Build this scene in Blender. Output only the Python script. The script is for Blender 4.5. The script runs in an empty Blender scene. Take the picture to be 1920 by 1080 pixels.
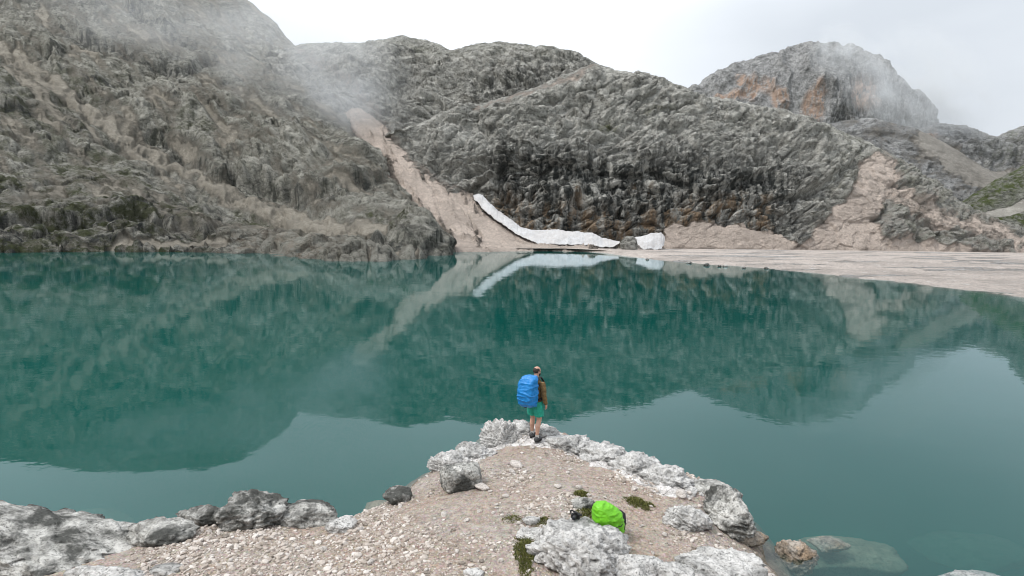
import bpy, bmesh, math, random
import numpy as np
from mathutils import Vector, Matrix

random.seed(7)
RNG = np.random.default_rng(11)
R = math.radians
scene = bpy.context.scene
col = scene.collection

# ------------------------------------------------------------------ camera
F_PX = 1050.0
PITCH = math.atan(110 / F_PX)
ROLL = R(1.0)
CAM = np.array([0.0, 0.0, 5.7])
cp, sp, cr, sr = math.cos(PITCH), math.sin(PITCH), math.cos(ROLL), math.sin(ROLL)
cam_data = bpy.data.cameras.new("camera")
cam = bpy.data.objects.new("camera", cam_data)
col.objects.link(cam)
cam_data.sensor_width = 36.0
cam_data.lens = 36.0 * F_PX / 1920.0
cam_data.clip_start = 0.1
cam_data.clip_end = 20000
rv = Vector((cr, sr * sp, sr * cp)); uv = Vector((-sr, cr * sp, cr * cp)); fv = Vector((0, cp, -sp))
m = Matrix((( rv.x, uv.x, -fv.x, CAM[0]), (rv.y, uv.y, -fv.y, CAM[1]), (rv.z, uv.z, -fv.z, CAM[2]), (0, 0, 0, 1)))
cam.matrix_world = m
scene.camera = cam

# ------------------------------------------------------------------ sky, sun, exposure
SUN_EL, SUN_AZ = R(58), R(-112)        # azimuth from +Y towards +X: high on the left, a little behind the camera
SUN_DIR = Vector((math.cos(SUN_EL) * math.sin(SUN_AZ), math.cos(SUN_EL) * math.cos(SUN_AZ), math.sin(SUN_EL)))
world = bpy.data.worlds.new("World")
scene.world = world
world.use_nodes = True
wn, wl = world.node_tree.nodes, world.node_tree.links
wn.clear()
w_out = wn.new("ShaderNodeOutputWorld"); w_bg = wn.new("ShaderNodeBackground")
w_bg.inputs[1].default_value = 0.10
sky = wn.new("ShaderNodeTexSky"); sky.sky_type = 'NISHITA'; sky.sun_disc = False
sky.sun_elevation = SUN_EL; sky.sun_rotation = SUN_AZ
w_tc = wn.new("ShaderNodeTexCoord")
w_map = wn.new("ShaderNodeMapping"); w_map.inputs["Scale"].default_value = (1, 1, 2.2)
w_map.inputs["Location"].default_value = (3.1, 0.4, 1.7)
w_n = wn.new("ShaderNodeTexNoise"); w_n.inputs["Scale"].default_value = 1.1
w_n.inputs["Detail"].default_value = 6; w_n.inputs["Roughness"].default_value = 0.42
w_r = wn.new("ShaderNodeValToRGB")
w_r.color_ramp.elements[0].position = 0.22; w_r.color_ramp.elements[0].color = (8.5, 9.1, 9.8, 1)
w_r.color_ramp.elements[1].position = 0.50; w_r.color_ramp.elements[1].color = (13.2, 13.8, 14.5, 1)
w_mix = wn.new("ShaderNodeMix"); w_mix.data_type = 'RGBA'; w_mix.inputs[0].default_value = 0.93
wl.new(w_tc.outputs["Generated"], w_map.inputs[0]); wl.new(w_map.outputs[0], w_n.inputs["Vector"])
w_sx = wn.new("ShaderNodeSeparateXYZ"); wl.new(w_tc.outputs["Generated"], w_sx.inputs[0])
w_ma = wn.new("ShaderNodeMath"); w_ma.operation = 'MULTIPLY_ADD'      # the overcast is thinner to the left, thicker to the right
wl.new(w_sx.outputs[0], w_ma.inputs[0]); w_ma.inputs[1].default_value = -0.28; wl.new(w_n.outputs[0], w_ma.inputs[2])
wl.new(w_ma.outputs[0], w_r.inputs[0])
wl.new(sky.outputs[0], w_mix.inputs[6]); wl.new(w_r.outputs[0], w_mix.inputs[7])
w_zm = wn.new("ShaderNodeMath"); w_zm.operation = 'MULTIPLY_ADD'; wl.new(w_sx.outputs[2], w_zm.inputs[0])
w_zm.inputs[1].default_value = 0.75; w_zm.inputs[2].default_value = 0.82
w_sc = wn.new("ShaderNodeVectorMath"); w_sc.operation = 'SCALE'; wl.new(w_mix.outputs[2], w_sc.inputs[0]); wl.new(w_zm.outputs[0], w_sc.inputs["Scale"])
wl.new(w_sc.outputs[0], w_bg.inputs[0]); wl.new(w_bg.outputs[0], w_out.inputs[0])

sun_data = bpy.data.lights.new("sun", 'SUN')
sun_data.energy = 2.4; sun_data.angle = R(11); sun_data.color = (1.0, 0.955, 0.89)
sun = bpy.data.objects.new("sun", sun_data); col.objects.link(sun)
sun.rotation_euler = SUN_DIR.to_track_quat('Z', 'Y').to_euler()
sun.location = SUN_DIR * 60
scene.view_settings.view_transform = 'Standard'
scene.view_settings.look = 'None'
scene.view_settings.exposure = -0.20
scene.view_settings.gamma = 1.0
scene.render.engine = 'CYCLES'
scene.cycles.use_denoising = True
scene.cycles.filter_width = 1.0
scene.cycles.max_bounces = 5
scene.cycles.diffuse_bounces = 2
scene.cycles.glossy_bounces = 2
scene.cycles.volume_bounces = 2
scene.cycles.transparent_max_bounces = 12
scene.cycles.volume_step_rate = 2.0
scene.cycles.caustics_reflective = False
scene.cycles.caustics_refractive = False

# ------------------------------------------------------------------ projection helpers (layout of the place)
def ray(px, py):
    px = np.asarray(px, float); py = np.asarray(py, float)
    x = (px - 960) / F_PX; y = (540 - py) / F_PX
    x, y = cr * x - sr * y, sr * x + cr * y
    return np.stack([x, cp + y * sp, y * cp - sp], -1)
def at_y(px, py, Y):
    d = ray(px, py); return CAM + d * (np.asarray(Y, float) / d[..., 1])[..., None]
def at_z(px, py, z):
    d = ray(px, py); return CAM + d * ((z - CAM[2]) / d[..., 2])[..., None]
def to_px(P):
    d = np.asarray(P, float) - CAM
    f = d[..., 1] * cp - d[..., 2] * sp
    u = d[..., 1] * sp + d[..., 2] * cp
    x = d[..., 0] / f; y = u / f
    x, y = cr * x + sr * y, -sr * x + cr * y
    return 960 + x * F_PX, 540 - y * F_PX

# ------------------------------------------------------------------ noise
_g = np.random.default_rng(5).normal(size=(4096, 3)).astype(np.float32)
_g /= np.linalg.norm(_g, axis=1, keepdims=True)
_gx, _gy, _gz = (np.ascontiguousarray(_g[:, k]) for k in range(3))
def gn(P, s=0):
    P = np.asarray(P, np.float32); sh = P.shape[:-1]
    x, y, z = (np.ascontiguousarray(P[..., k]).ravel() for k in range(3))
    xi, yi, zi = np.floor(x), np.floor(y), np.floor(z)
    x, y, z = x - xi, y - yi, z - zi
    hx = xi.astype(np.int32) * np.int32(73856093); hy = yi.astype(np.int32) * np.int32(19349663); hz = zi.astype(np.int32) * np.int32(83492791)
    hx = hx ^ np.int32((s * 2654435) & 0x7fffffff); hx1 = (xi.astype(np.int32) + 1) * np.int32(73856093) ^ np.int32((s * 2654435) & 0x7fffffff)
    hy1 = hy + np.int32(19349663); hz1 = hz + np.int32(83492791)
    wx = x * x * x * (x * (x * 6 - 15) + 10); wy = y * y * y * (y * (y * 6 - 15) + 10); wz = z * z * z * (z * (z * 6 - 15) + 10)
    def c(a, b, d, X, Y, Z):
        h = (a ^ b ^ d) & 4095
        return _gx[h] * X + _gy[h] * Y + _gz[h] * Z
    x1, y1, z1 = x - 1, y - 1, z - 1
    p = c(hx, hy, hz, x, y, z); p += wx * (c(hx1, hy, hz, x1, y, z) - p)
    q = c(hx, hy1, hz, x, y1, z); q += wx * (c(hx1, hy1, hz, x1, y1, z) - q)
    p += wy * (q - p)
    r = c(hx, hy, hz1, x, y, z1); r += wx * (c(hx1, hy, hz1, x1, y, z1) - r)
    q = c(hx, hy1, hz1, x, y1, z1); q += wx * (c(hx1, hy1, hz1, x1, y1, z1) - q)
    r += wy * (q - r)
    p += wz * (r - p)
    return (p * np.float32(1.6)).reshape(sh)
def fbm(P, o=4, gain=.5, s=0):
    P = np.asarray(P, np.float32); a = 1; t = 0; n = 0
    for k in range(o):
        t = t + a * gn(P, s + k * 17); n += a; a *= gain; P = P * 2.07 + 3.1
    return t / n
def ridged(P, o=5, gain=.5, s=0):
    P = np.asarray(P, np.float32); a = 1; t = 0; n = 0; w = 1
    for k in range(o):
        v = 1 - np.abs(gn(P, s + k * 13)) * 1.5
        v = np.clip(v, 0, 1) ** 2 * w
        t = t + a * v; n += a; w = np.clip(v * 1.6, 0.15, 1); a *= gain; P = P * 2.1 + 1.7
    return t / n
def worley(P, s=0, cell=False):
    P = np.asarray(P, np.float32); sh = P.shape[:-1]
    x, y, z = (np.ascontiguousarray(P[..., k]).ravel() for k in range(3))
    xi, yi, zi = np.floor(x), np.floor(y), np.floor(z)
    x, y, z = x - xi, y - yi, z - zi
    xi, yi, zi = xi.astype(np.int32), yi.astype(np.int32), zi.astype(np.int32)
    f1 = np.full(x.shape, 9, np.float32); f2 = f1.copy(); cid = np.zeros(x.shape, np.int32)
    for dx in (-1, 0, 1):
        hx = (xi + dx) * np.int32(73856093) ^ np.int32(s * 7919)
        for dy in (-1, 0, 1):
            hy = hx ^ ((yi + dy) * np.int32(19349663))
            for dz in (-1, 0, 1):
                h = (hy ^ ((zi + dz) * np.int32(83492791))) & 4095
                d = (_gx[h] * .45 + (dx + .5) - x) ** 2 + (_gy[h] * .45 + (dy + .5) - y) ** 2 + (_gz[h] * .45 + (dz + .5) - z) ** 2
                if cell: cid = np.where(d < f1, h, cid)
                f2 = np.minimum(f2, np.maximum(f1, d)); f1 = np.minimum(f1, d)
    if cell: return np.sqrt(f1).reshape(sh), np.sqrt(f2).reshape(sh), _gx[cid].reshape(sh)
    return np.sqrt(f1).reshape(sh), np.sqrt(f2).reshape(sh)
def sm(a, b, x):
    t = np.clip((x - a) / (b - a), 0, 1); return t * t * (3 - 2 * t)
def poly_sd(px, py, pts):
    """signed distance to a closed polygon, positive inside"""
    pts = np.asarray(pts, float); x = np.asarray(px, float); y = np.asarray(py, float)
    d = np.full(x.shape, 1e9); ins = np.zeros(x.shape, bool)
    n = len(pts)
    for i in range(n):
        ax, ay = pts[i]; bx, by = pts[(i + 1) % n]
        ex, ey = bx - ax, by - ay
        t = np.clip(((x - ax) * ex + (y - ay) * ey) / (ex * ex + ey * ey + 1e-9), 0, 1)
        d = np.minimum(d, np.hypot(x - ax - t * ex, y - ay - t * ey))
        c = (ay > y) != (by > y)
        if abs(by - ay) > 1e-9:
            ins ^= c & (x < ax + (y - ay) / (by - ay) * ex)
    return np.where(ins, d, -d)
def line_d(px, py, pts):
    """distance to a polyline and the signed side (positive = below / right of travel in picture terms)"""
    x = np.asarray(px, float); y = np.asarray(py, float)
    d = np.full(x.shape, 1e9); sg = np.zeros(x.shape)
    for (ax, ay), (bx, by) in zip(pts[:-1], pts[1:]):
        ex, ey = bx - ax, by - ay
        t = np.clip(((x - ax) * ex + (y - ay) * ey) / (ex * ex + ey * ey), 0, 1)
        dd = np.hypot(x - ax - t * ex, y - ay - t * ey)
        s = np.sign(ex * (y - ay) - ey * (x - ax))
        sg = np.where(dd < d, s, sg); d = np.minimum(d, dd)
    return d, sg

# ------------------------------------------------------------------ object helpers
def tag(o, label=None, cat=None, group=None, kind=None):
    if label: o["label"] = label
    if cat: o["category"] = cat
    if group: o["group"] = group
    if kind: o["kind"] = kind
    return o
def mesh_np(name, V, faces, mat, parent=None, smooth=True, attrs=None):
    me = bpy.data.meshes.new(name)
    V = np.ascontiguousarray(V, np.float32); faces = np.ascontiguousarray(faces, np.int32)
    k = faces.shape[1]
    me.vertices.add(len(V)); me.vertices.foreach_set("co", V.ravel())
    me.loops.add(faces.size); me.loops.foreach_set("vertex_index", faces.ravel())
    me.polygons.add(len(faces))
    me.polygons.foreach_set("loop_start", np.arange(0, faces.size, k, dtype=np.int32))
    me.polygons.foreach_set("loop_total", np.full(len(faces), k, np.int32))
    me.polygons.foreach_set("use_smooth", np.full(len(faces), smooth, bool))
    me.update(calc_edges=True)
    for an, av in (attrs or {}).items():
        a = me.attributes.new(an, 'FLOAT', 'POINT'); a.data.foreach_set("value", np.ascontiguousarray(av, np.float32).ravel())
    o = bpy.data.objects.new(name, me); col.objects.link(o)
    if mat: me.materials.append(mat)
    if parent: o.parent = parent
    return o
def grid_faces(nr, nc, flip=False):
    i = np.arange(nr - 1)[:, None] * nc + np.arange(nc - 1)[None]
    i = i.ravel()
    f = np.stack([i, i + 1, i + nc + 1, i + nc], 1)
    return f[:, ::-1] if flip else f
def empty(name, loc=(0, 0, 0), rz=0):
    o = bpy.data.objects.new(name, None); col.objects.link(o)
    o.location = loc; o.rotation_euler = (0, 0, rz); o.empty_display_size = .1
    return o

# ------------------------------------------------------------------ materials
class NT:
    def __init__(s, name):
        s.m = bpy.data.materials.new(name); s.m.use_nodes = True
        s.n = s.m.node_tree.nodes; s.l = s.m.node_tree.links; s.n.clear()
        s.out = s.n.new("ShaderNodeOutputMaterial")
    def node(s, t, ins=None, **kw):
        n = s.n.new(t)
        for k, v in kw.items(): setattr(n, k, v)
        for k, v in (ins or {}).items(): s.put(n.inputs[k], v)
        return n
    def put(s, sock, v):
        if isinstance(v, bpy.types.NodeSocket): s.l.new(v, sock)
        else:
            if isinstance(v, tuple) and len(v) == 3 and sock.type == 'RGBA': v = v + (1,)
            sock.default_value = v
    def pos(s): return s.node("ShaderNodeNewGeometry").outputs["Position"]
    def obj(s): return s.node("ShaderNodeTexCoord").outputs["Object"]
    def mapv(s, v, scale, rot=(0, 0, 0), loc=(0, 0, 0)):
        return s.node("ShaderNodeMapping", {"Vector": v, "Scale": scale, "Rotation": rot, "Location": loc}).outputs[0]
    def noise(s, v, scale, detail=5, rough=.55, dist=0, out=0):
        return s.node("ShaderNodeTexNoise", {"Vector": v, "Scale": scale, "Detail": detail, "Roughness": rough, "Distortion": dist}).outputs[out]
    def vor(s, v, scale, feature='F1', out="Distance"):
        return s.node("ShaderNodeTexVoronoi", {"Vector": v, "Scale": scale}, feature=feature).outputs[out]
    def ramp(s, f, stops):
        n = s.node("ShaderNodeValToRGB", {0: f}); e = n.color_ramp.elements
        while len(e) < len(stops): e.new(.5)
        for k, (p, c) in enumerate(stops):
            e[k].position = p; e[k].color = (c, c, c, 1) if not isinstance(c, tuple) else c + (1,)
        return n.outputs[0]
    def mix(s, f, a, b, mode='MIX'):
        n = s.n.new("ShaderNodeMix"); n.data_type = 'RGBA'; n.blend_type = mode
        s.put(n.inputs[0], f); s.put(n.inputs[6], a); s.put(n.inputs[7], b); return n.outputs[2]
    def math(s, op, a, b=0.0, clamp=False):
        n = s.n.new("ShaderNodeMath"); n.operation = op; n.use_clamp = clamp
        s.put(n.inputs[0], a); s.put(n.inputs[1], b); return n.outputs[0]
    def attr(s, name): return s.node("ShaderNodeAttribute", attribute_name=name).outputs["Fac"]
    def bump(s, h, strength, dist, nrm=None):
        ins = {"Height": h, "Strength": strength, "Distance": dist}
        if nrm is not None: ins["Normal"] = nrm
        return s.node("ShaderNodeBump", ins).outputs[0]
    def principled(s, color, rough=.9, nrm=None, **kw):
        ins = {"Base Color": color, "Roughness": rough}
        if nrm is not None: ins["Normal"] = nrm
        for k, v in kw.items(): ins[k.replace("_", " ")] = v
        b = s.node("ShaderNodeBsdfPrincipled", ins)
        s.l.new(b.outputs[0], s.out.inputs[0]); return b

def simple_mat(name, c, rough=.8, var=.12, scale=20, bump=0.0, **kw):
    t = NT(name); p = t.obj()
    n = t.noise(p, scale, 4)
    d = tuple(max(0, x * (1 - var * 2)) for x in c); l = tuple(min(1, x * (1 + var * 2)) for x in c)
    cc = t.ramp(n, [(.3, d), (.7, l)])
    nr = t.bump(t.noise(p, scale * 2, 3), bump, .02) if bump else None
    t.principled(cc, rough, nr, **kw)
    return t.m

def mountain_mat(name, dark, mid, light, scree, moss=(.075, .085, .03), warm=(.36, .22, .13), grain=1.0, bed=(.1, .42, 0), wt=(.46, .60)):
    t = NT(name); p = t.pos()
    warp = t.mix(1.0, p, t.node("ShaderNodeVectorMath", {0: t.noise(p, .11, 3, .6, out=1), "Scale": 9.0}, operation='SCALE').outputs[0], 'ADD')
    n1 = t.noise(p, .040, 5, .6, .5)
    n2 = t.noise(warp, .26 * grain, 12, .78)
    n3 = t.noise(p, .9 * grain, 8, .80)
    n4 = t.noise(t.mapv(warp, (.30, .30, 1.7), rot=bed), .34 * grain, 9, .72)
    base = t.ramp(n2, [(.33, tuple(x * .55 for x in dark)), (.45, mid), (.56, light), (.70, tuple(min(1, x * 1.35) for x in light))])
    base = t.mix(t.ramp(n4, [(.36, .72), (.50, 0.0)]), base, tuple(x * .5 for x in dark))
    base = t.mix(t.ramp(n1, [(.38, 0.0), (.62, .45)]), base, t.mix(.5, base, light))
    base = t.mix(t.ramp(n3, [(.36, .72), (.48, 0.0)]), base, tuple(x * .42 for x in dark))
    base = t.mix(t.ramp(n3, [(.58, 0.0), (.70, .55)]), base, tuple(min(1, x * 1.5) for x in light))
    # dark lichen and water streaks, plus shade painted under the left mountain's ledges
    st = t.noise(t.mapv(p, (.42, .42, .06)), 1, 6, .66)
    stain_shade = t.math('MULTIPLY', t.attr("stain_shade"), t.ramp(st, [(.44, .95), (.58, 0.05)]))
    base = t.mix(stain_shade, base, t.ramp(n3, [(.35, (.018, .022, .022)), (.65, (.07, .075, .072))]))
    wn_ = t.noise(t.mapv(p, (.30, .30, .09), loc=(9, 3, 1)), 1, 7, .68)
    warmf = t.math('MULTIPLY', t.attr("warm"), t.ramp(wn_, [(wt[0], 0.0), (wt[1], .9)]))
    base = t.mix(warmf, base, t.ramp(n2, [(.36, tuple(x * .40 for x in warm)), (.6, warm)]))
    mn = t.noise(p, .22, 9, .74)
    mossf = t.math('MULTIPLY', t.attr("moss"), t.ramp(mn, [(.46, 0.0), (.56, .95)]))
    base = t.mix(mossf, base, t.ramp(n3, [(.3, tuple(x * .5 for x in moss)), (.7, tuple(x * 1.6 for x in moss))]))
    sn = t.noise(p, 1.6, 8, .82)
    sc = t.ramp(sn, [(.30, tuple(x * .42 for x in scree)), (.46, tuple(x * .86 for x in scree)), (.60, tuple(min(1, x * 1.06) for x in scree)), (.74, tuple(min(1, x * 1.4) for x in scree))])
    sc = t.mix(t.ramp(t.noise(warp, .10, 6, .66), [(.40, .6), (.58, 0.0)]), sc, tuple(x * .55 for x in scree))
    sg = t.noise(p, .42, 10, .78)
    sc = t.mix(t.ramp(sg, [(.32, .5), (.46, 0.0)]), sc, tuple(x * .5 for x in scree))
    sc = t.mix(t.ramp(sg, [(.55, 0.0), (.68, .6)]), sc, tuple(min(1, x * 1.5) for x in scree))
    screef = t.math('ADD', t.attr("scree"), t.math('MULTIPLY', t.math('SUBTRACT', n2, .5), 1.25))
    screef = t.ramp(screef, [(.34, 0.0), (.60, 1.0)])
    c = t.mix(screef, base, sc)
    hb = t.math('ADD', t.math('MULTIPLY', n2, 2.2), t.math('MULTIPLY', n3, .8))
    hb = t.math('ADD', hb, t.math('MULTIPLY', n4, 1.4))
    hs = t.math('ADD', t.math('MULTIPLY', sn, .6), t.math('MULTIPLY', sg, 1.0))
    h = t.mix(screef, hb, hs)
    t.principled(c, .95, t.bump(h, 1.0, 1.5 / grain), Specular_IOR_Level=.12)
    return t.m

# ================================================================== the setting: mountains
def resample(pts, n):
    P = np.asarray(pts, float)
    L = np.r_[0, np.cumsum(np.hypot(np.diff(P[:, 0]), np.diff(P[:, 1])))]
    return np.stack([np.interp(np.linspace(0, L[-1], n), L, P[:, k]) for k in range(P.shape[1])], 1)
def loft(rows, nc, nr_each, by='len'):
    """rows: list of lists (px, py, Y) or (px, py, None, z); returns grid of x y z px py"""
    out = []
    for r in rows:
        P = []
        for q in r:
            w = at_y(q[0], q[1], q[2]) if q[2] is not None else at_z(q[0], q[1], q[3])
            if len(q) == 5: w = np.array([w[0] * .965, w[1] * .965, q[4]])       # the shore runs on down under water
            P.append([q[0], q[1], *w])
        P = np.array(P)
        if by == 'px':
            u = np.linspace(P[0, 0], P[-1, 0], nc); out.append(np.stack([np.interp(u, P[:, 0], P[:, k]) for k in range(5)], 1))
        else:
            out.append(resample(P, nc))
    out = np.array(out)                      # rows, nc, 5
    # soften the corners of each row
    for _ in range(3):
        o2 = out.copy(); o2[:, 1:-1] = (out[:, :-2] + 2 * out[:, 1:-1] + out[:, 2:]) / 4; out = o2
    G = []
    n = len(out)
    for i in range(n - 1):
        p0 = out[max(i - 1, 0)]; p1 = out[i]; p2 = out[i + 1]; p3 = out[min(i + 2, n - 1)]
        k = nr_each[i]
        for t in np.linspace(0, 1, k, endpoint=(i == n - 2)):
            cr_ = .5 * ((2 * p1) + (-p0 + p2) * t + (2 * p0 - 5 * p1 + 4 * p2 - p3) * t * t + (-p0 + 3 * p1 - 3 * p2 + p3) * t ** 3)
            G.append(.55 * cr_ + .45 * (p1 + (p2 - p1) * t))
    return np.array(G)
def grid_normals(X):
    du = np.gradient(X, axis=1); dv = np.gradient(X, axis=0)
    n = np.cross(du, dv); n /= np.linalg.norm(n, axis=-1, keepdims=True) + 1e-9
    return n
def smooth_grid(A, k):
    for _ in range(k):
        B = A.copy(); B[1:-1] = (A[:-2] + 2 * A[1:-1] + A[2:]) / 4; A = B
        B = A.copy(); B[:, 1:-1] = (A[:, :-2] + 2 * A[:, 1:-1] + A[:, 2:]) / 4; A = B
    return A
def rock_relief(X, big=6., mid=2.6, fine=.9, strata=(0.3, 0.1, 1.0), st_amp=.7, st_len=6., seed=0, size=1.0):
    P = X / size
    w = np.stack([fbm(P / 26., 3, .5, seed + 1), fbm(P / 26. + 9.1, 3, .5, seed + 2), fbm(P / 26. + 4.7, 3, .5, seed + 3)], -1)
    Q = P + w * 9
    d = big * (fbm(Q / 46., 2, .5, seed + 4) * 1.3)
    d = d + mid * (.40 - ridged(Q / 21., 4, .42, seed + 5)) * 1.9 * sm(-.35, .3, fbm(P / 60., 2, .5, seed + 15) + .12)
    st = np.array(strata, float); st /= np.linalg.norm(st)
    h = Q @ st                                                   # height through the bedding
    B = (P + w * 4) + (((P + w * 4) @ st) * 1.3)[..., None] * st         # blocks flattened along the bedding
    f1, f2, cv = worley(B / 8.5, seed + 6, True)
    d = d + fine * (cv * 1.5 + np.clip((f2 - f1) * 2.2, 0, 1) - .7)
    f1, f2, cv = worley(B / 3.4 + 5, seed + 7, True)
    d = d + fine * (cv * .62 + .5 * np.clip((f2 - f1) * 2.2, 0, 1))
    d = d - fine * ridged(Q / 7.5 * np.array([1, 1, .7]), 3, .5, seed + 8) * .9
    d = d + fine * fbm(P / 2.2, 3, .6, seed + 9) * .6
    for L, A, sd in ((st_len, st_amp, 10), (st_len * .37, st_amp * .42, 20)):
        t = h / L + fbm(P / 16., 3, .5, seed + sd) * .7
        fr = t - np.floor(t)
        d = d + A * np.where(fr < .82, fr / .82, (1 - fr) / .18) * sm(-.3, .2, fbm(P / 24., 2, .5, seed + sd + 2))
    return d * size
def build_patch(name, mat, rows, nc, nr, relief, feats=None, masks=None, by='len', flip=False, damp=None, worn=.72):
    G = loft(rows, nc, nr, by)
    px, py, X = G[..., 0], G[..., 1], smooth_grid(G[..., 2:5], 4)
    N = smooth_grid(grid_normals(X), 6)
    toc = CAM - X
    s = np.sign((N * toc).sum(-1)).mean()
    if s < 0: N = -N
    at = {k: np.zeros(px.shape) for k in ("scree", "stain_shade", "warm", "moss")}
    if masks: masks(px, py, X, at)
    d = relief(X)
    if feats: d = d + feats(px, py, X)
    a = 1 - .90 * np.clip(at["scree"] * 1.15 - .08, 0, 1)
    vt = sum(nr[:-1]); vi = np.arange(px.shape[0])[:, None]
    a = a * (1 - worn * np.exp(-((vi - vt) / 26.) ** 2))        # skylines are worn smooth
    if damp is not None: a = a * damp(px, py, X)
    X = X + N * (d * a)[..., None] + N * (fbm(X / 1.6, 3, .6, 77) * .22 * np.clip(at["scree"], 0, 1))[..., None]
    f = grid_faces(*px.shape)
    # orient outward
    nn = grid_normals(X)
    if (nn * (CAM - X)).sum(-1).mean() < 0: f = f[:, ::-1]
    o = mesh_np(name, X.reshape(-1, 3), f, mat, attrs={k: v.ravel() for k, v in at.items()})
    tag(o, kind="structure")
    return o, X, px, py

SCREE = (.64, .545, .475)
m_cliff = mountain_mat("limestone_dark", (.120, .120, .110), (.40, .392, .355), (.68, .665, .615), SCREE, warm=(.42, .30, .195), bed=(.1, -.30, 0))
m_left = mountain_mat("limestone_olive", (.115, .115, .098), (.34, .332, .288), (.58, .562, .50), (.38, .348, .292), moss=(.055, .064, .024))
m_far = mountain_mat("limestone_far", (.165, .168, .168), (.32, .322, .32), (.50, .50, .495), (.33, .31, .28), moss=(.085, .10, .035), warm=(.60, .43, .33), wt=(.38, .54))
m_green = mountain_mat("limestone_grassy", (.11, .115, .095), (.20, .205, .175), (.32, .32, .28), (.42, .40, .36), moss=(.075, .095, .03))

def wob(px, py, a=7, k=.035, s=0):
    q = np.stack([px * k, py * k, 0 * px + s * 3.3], -1)
    return px + a * fbm(q, 3, .55, 40 + s), py + a * fbm(q + 7.7, 3, .55, 41 + s)

# --- far peak with its orange wall
pk_top = [(1270, 190, 640), (1300, 160, 630), (1330, 143, 620), (1380, 122, 610), (1430, 104, 600), (1480, 92, 590), (1520, 80, 585), (1560, 78, 585), (1600, 88, 585), (1640, 101, 585), (1665, 125, 588), (1690, 152, 592), (1715, 168, 598), (1740, 181, 604), (1747, 200, 608), (1747, 232, 612)]
def off(r, dy, dY, dx=0): return [(p[0] + dx, p[1] + dy, p[2] + dY) for p in r]
pk_base = [(1255, 250, 600), (1300, 255, 570), (1350, 258, 555), (1400, 262, 545), (1450, 265, 535), (1500, 268, 528), (1550, 272, 525), (1600, 275, 527), (1650, 275, 532), (1700, 270, 545), (1730, 262, 570), (1742, 262, 590), (1745, 262, 600), (1747, 262, 606), (1748, 262, 611), (1748, 262, 614)]
pk_mid = [(a[0] * .45 + b[0] * .55, a[1] * .45 + b[1] * .55, b[2] + (a[2] - b[2]) * .22) for a, b in zip(pk_top, pk_base)]
pk_hi = [(a[0] * .8 + b[0] * .2, a[1] * .8 + b[1] * .2, b[2] + (a[2] - b[2]) * .5) for a, b in zip(pk_top, pk_base)]
pk_back = [(1330 + (p[0] - 1270) * .8, p[1] + 60, p[2] + 160) for p in pk_top]
def pk_masks(px, py, X, at):
    x, y = wob(px, py, 9, .03, 1)
    for cx, cy, rx, ry, a in ((1524, 200, 18, 30, 1), (1462, 190, 14, 20, 1), (1412, 168, 12, 22, .95), (1390, 150, 9, 14, .9), (1380, 180, 20, 9, .9), (1440, 160, 16, 16, .5), (1620, 175, 28, 30, .62), (1355, 180, 14, 6, .9), (1535, 180, 10, 26, .7)):
        at["warm"] += 1.5 * a * np.clip(1.35 - np.hypot((x - cx) / rx, (y - cy) / ry), 0, 1) * 1.3
    at["warm"] = np.clip(at["warm"], 0, 1)
    at["stain_shade"] = .55 * sm(1530, 1600, x) * sm(120, 150, y) + .25
def pk_relief(X):
    P = X.copy()
    c = ridged(P / np.array([26., 26., 170.]), 4, .55, 301)
    d = (c - .4) * 12 + 7 * fbm(P / 60., 3, .5, 302) + 2.6 * fbm(P / 11., 4, .6, 303)
    t = P[..., 2] / 26. + fbm(P / 50., 2, .5, 304)
    return d + 2.5 * (t - np.floor(t))
build_patch("far_peak", m_far, [pk_base, pk_mid, pk_hi, pk_top, pk_back], 420, [70, 60, 40, 12], pk_relief, masks=pk_masks, worn=.45)

# --- ridge behind on the right
fr_top = [(1690, 262, 520), (1730, 240, 520), (1760, 230, 520), (1800, 234, 520), (1840, 243, 520), (1872, 250, 520), (1900, 243, 520), (1930, 232, 520), (1975, 190, 520), (2150, 90, 520)]
fr_base = [(1690, 330, 460), (1730, 335, 455), (1760, 340, 450), (1800, 345, 450), (1840, 350, 450), (1872, 352, 450), (1900, 355, 450), (1930, 355, 450), (2000, 355, 450), (2150, 350, 450)]
fr_mid = [(a[0], a[1] * .5 + b[1] * .5, b[2] + 38) for a, b in zip(fr_top, fr_base)]
def fr_masks(px, py, X, at):
    x, y = wob(px, py, 8, .03, 2)
    at["scree"] = sm(-4, 10, poly_sd(x, y, [(1690, 262), (1760, 280), (1830, 310), (1930, 318), (2150, 320), (2150, 370), (1690, 370)])) * .8
    at["warm"] = .9 * np.clip(1.2 - np.hypot((x - 1745) / 16, (y - 255) / 16), 0, 1)
    at["moss"] = .35 * sm(1800, 1900, x)
build_patch("back_ridge", m_far, [fr_base, fr_mid, fr_top, off(fr_top, 40, 120)], 220, [34, 34, 8],
            lambda X: rock_relief(X, 9, 6, 2.2, seed=50, size=1.5), masks=fr_masks)

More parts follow.
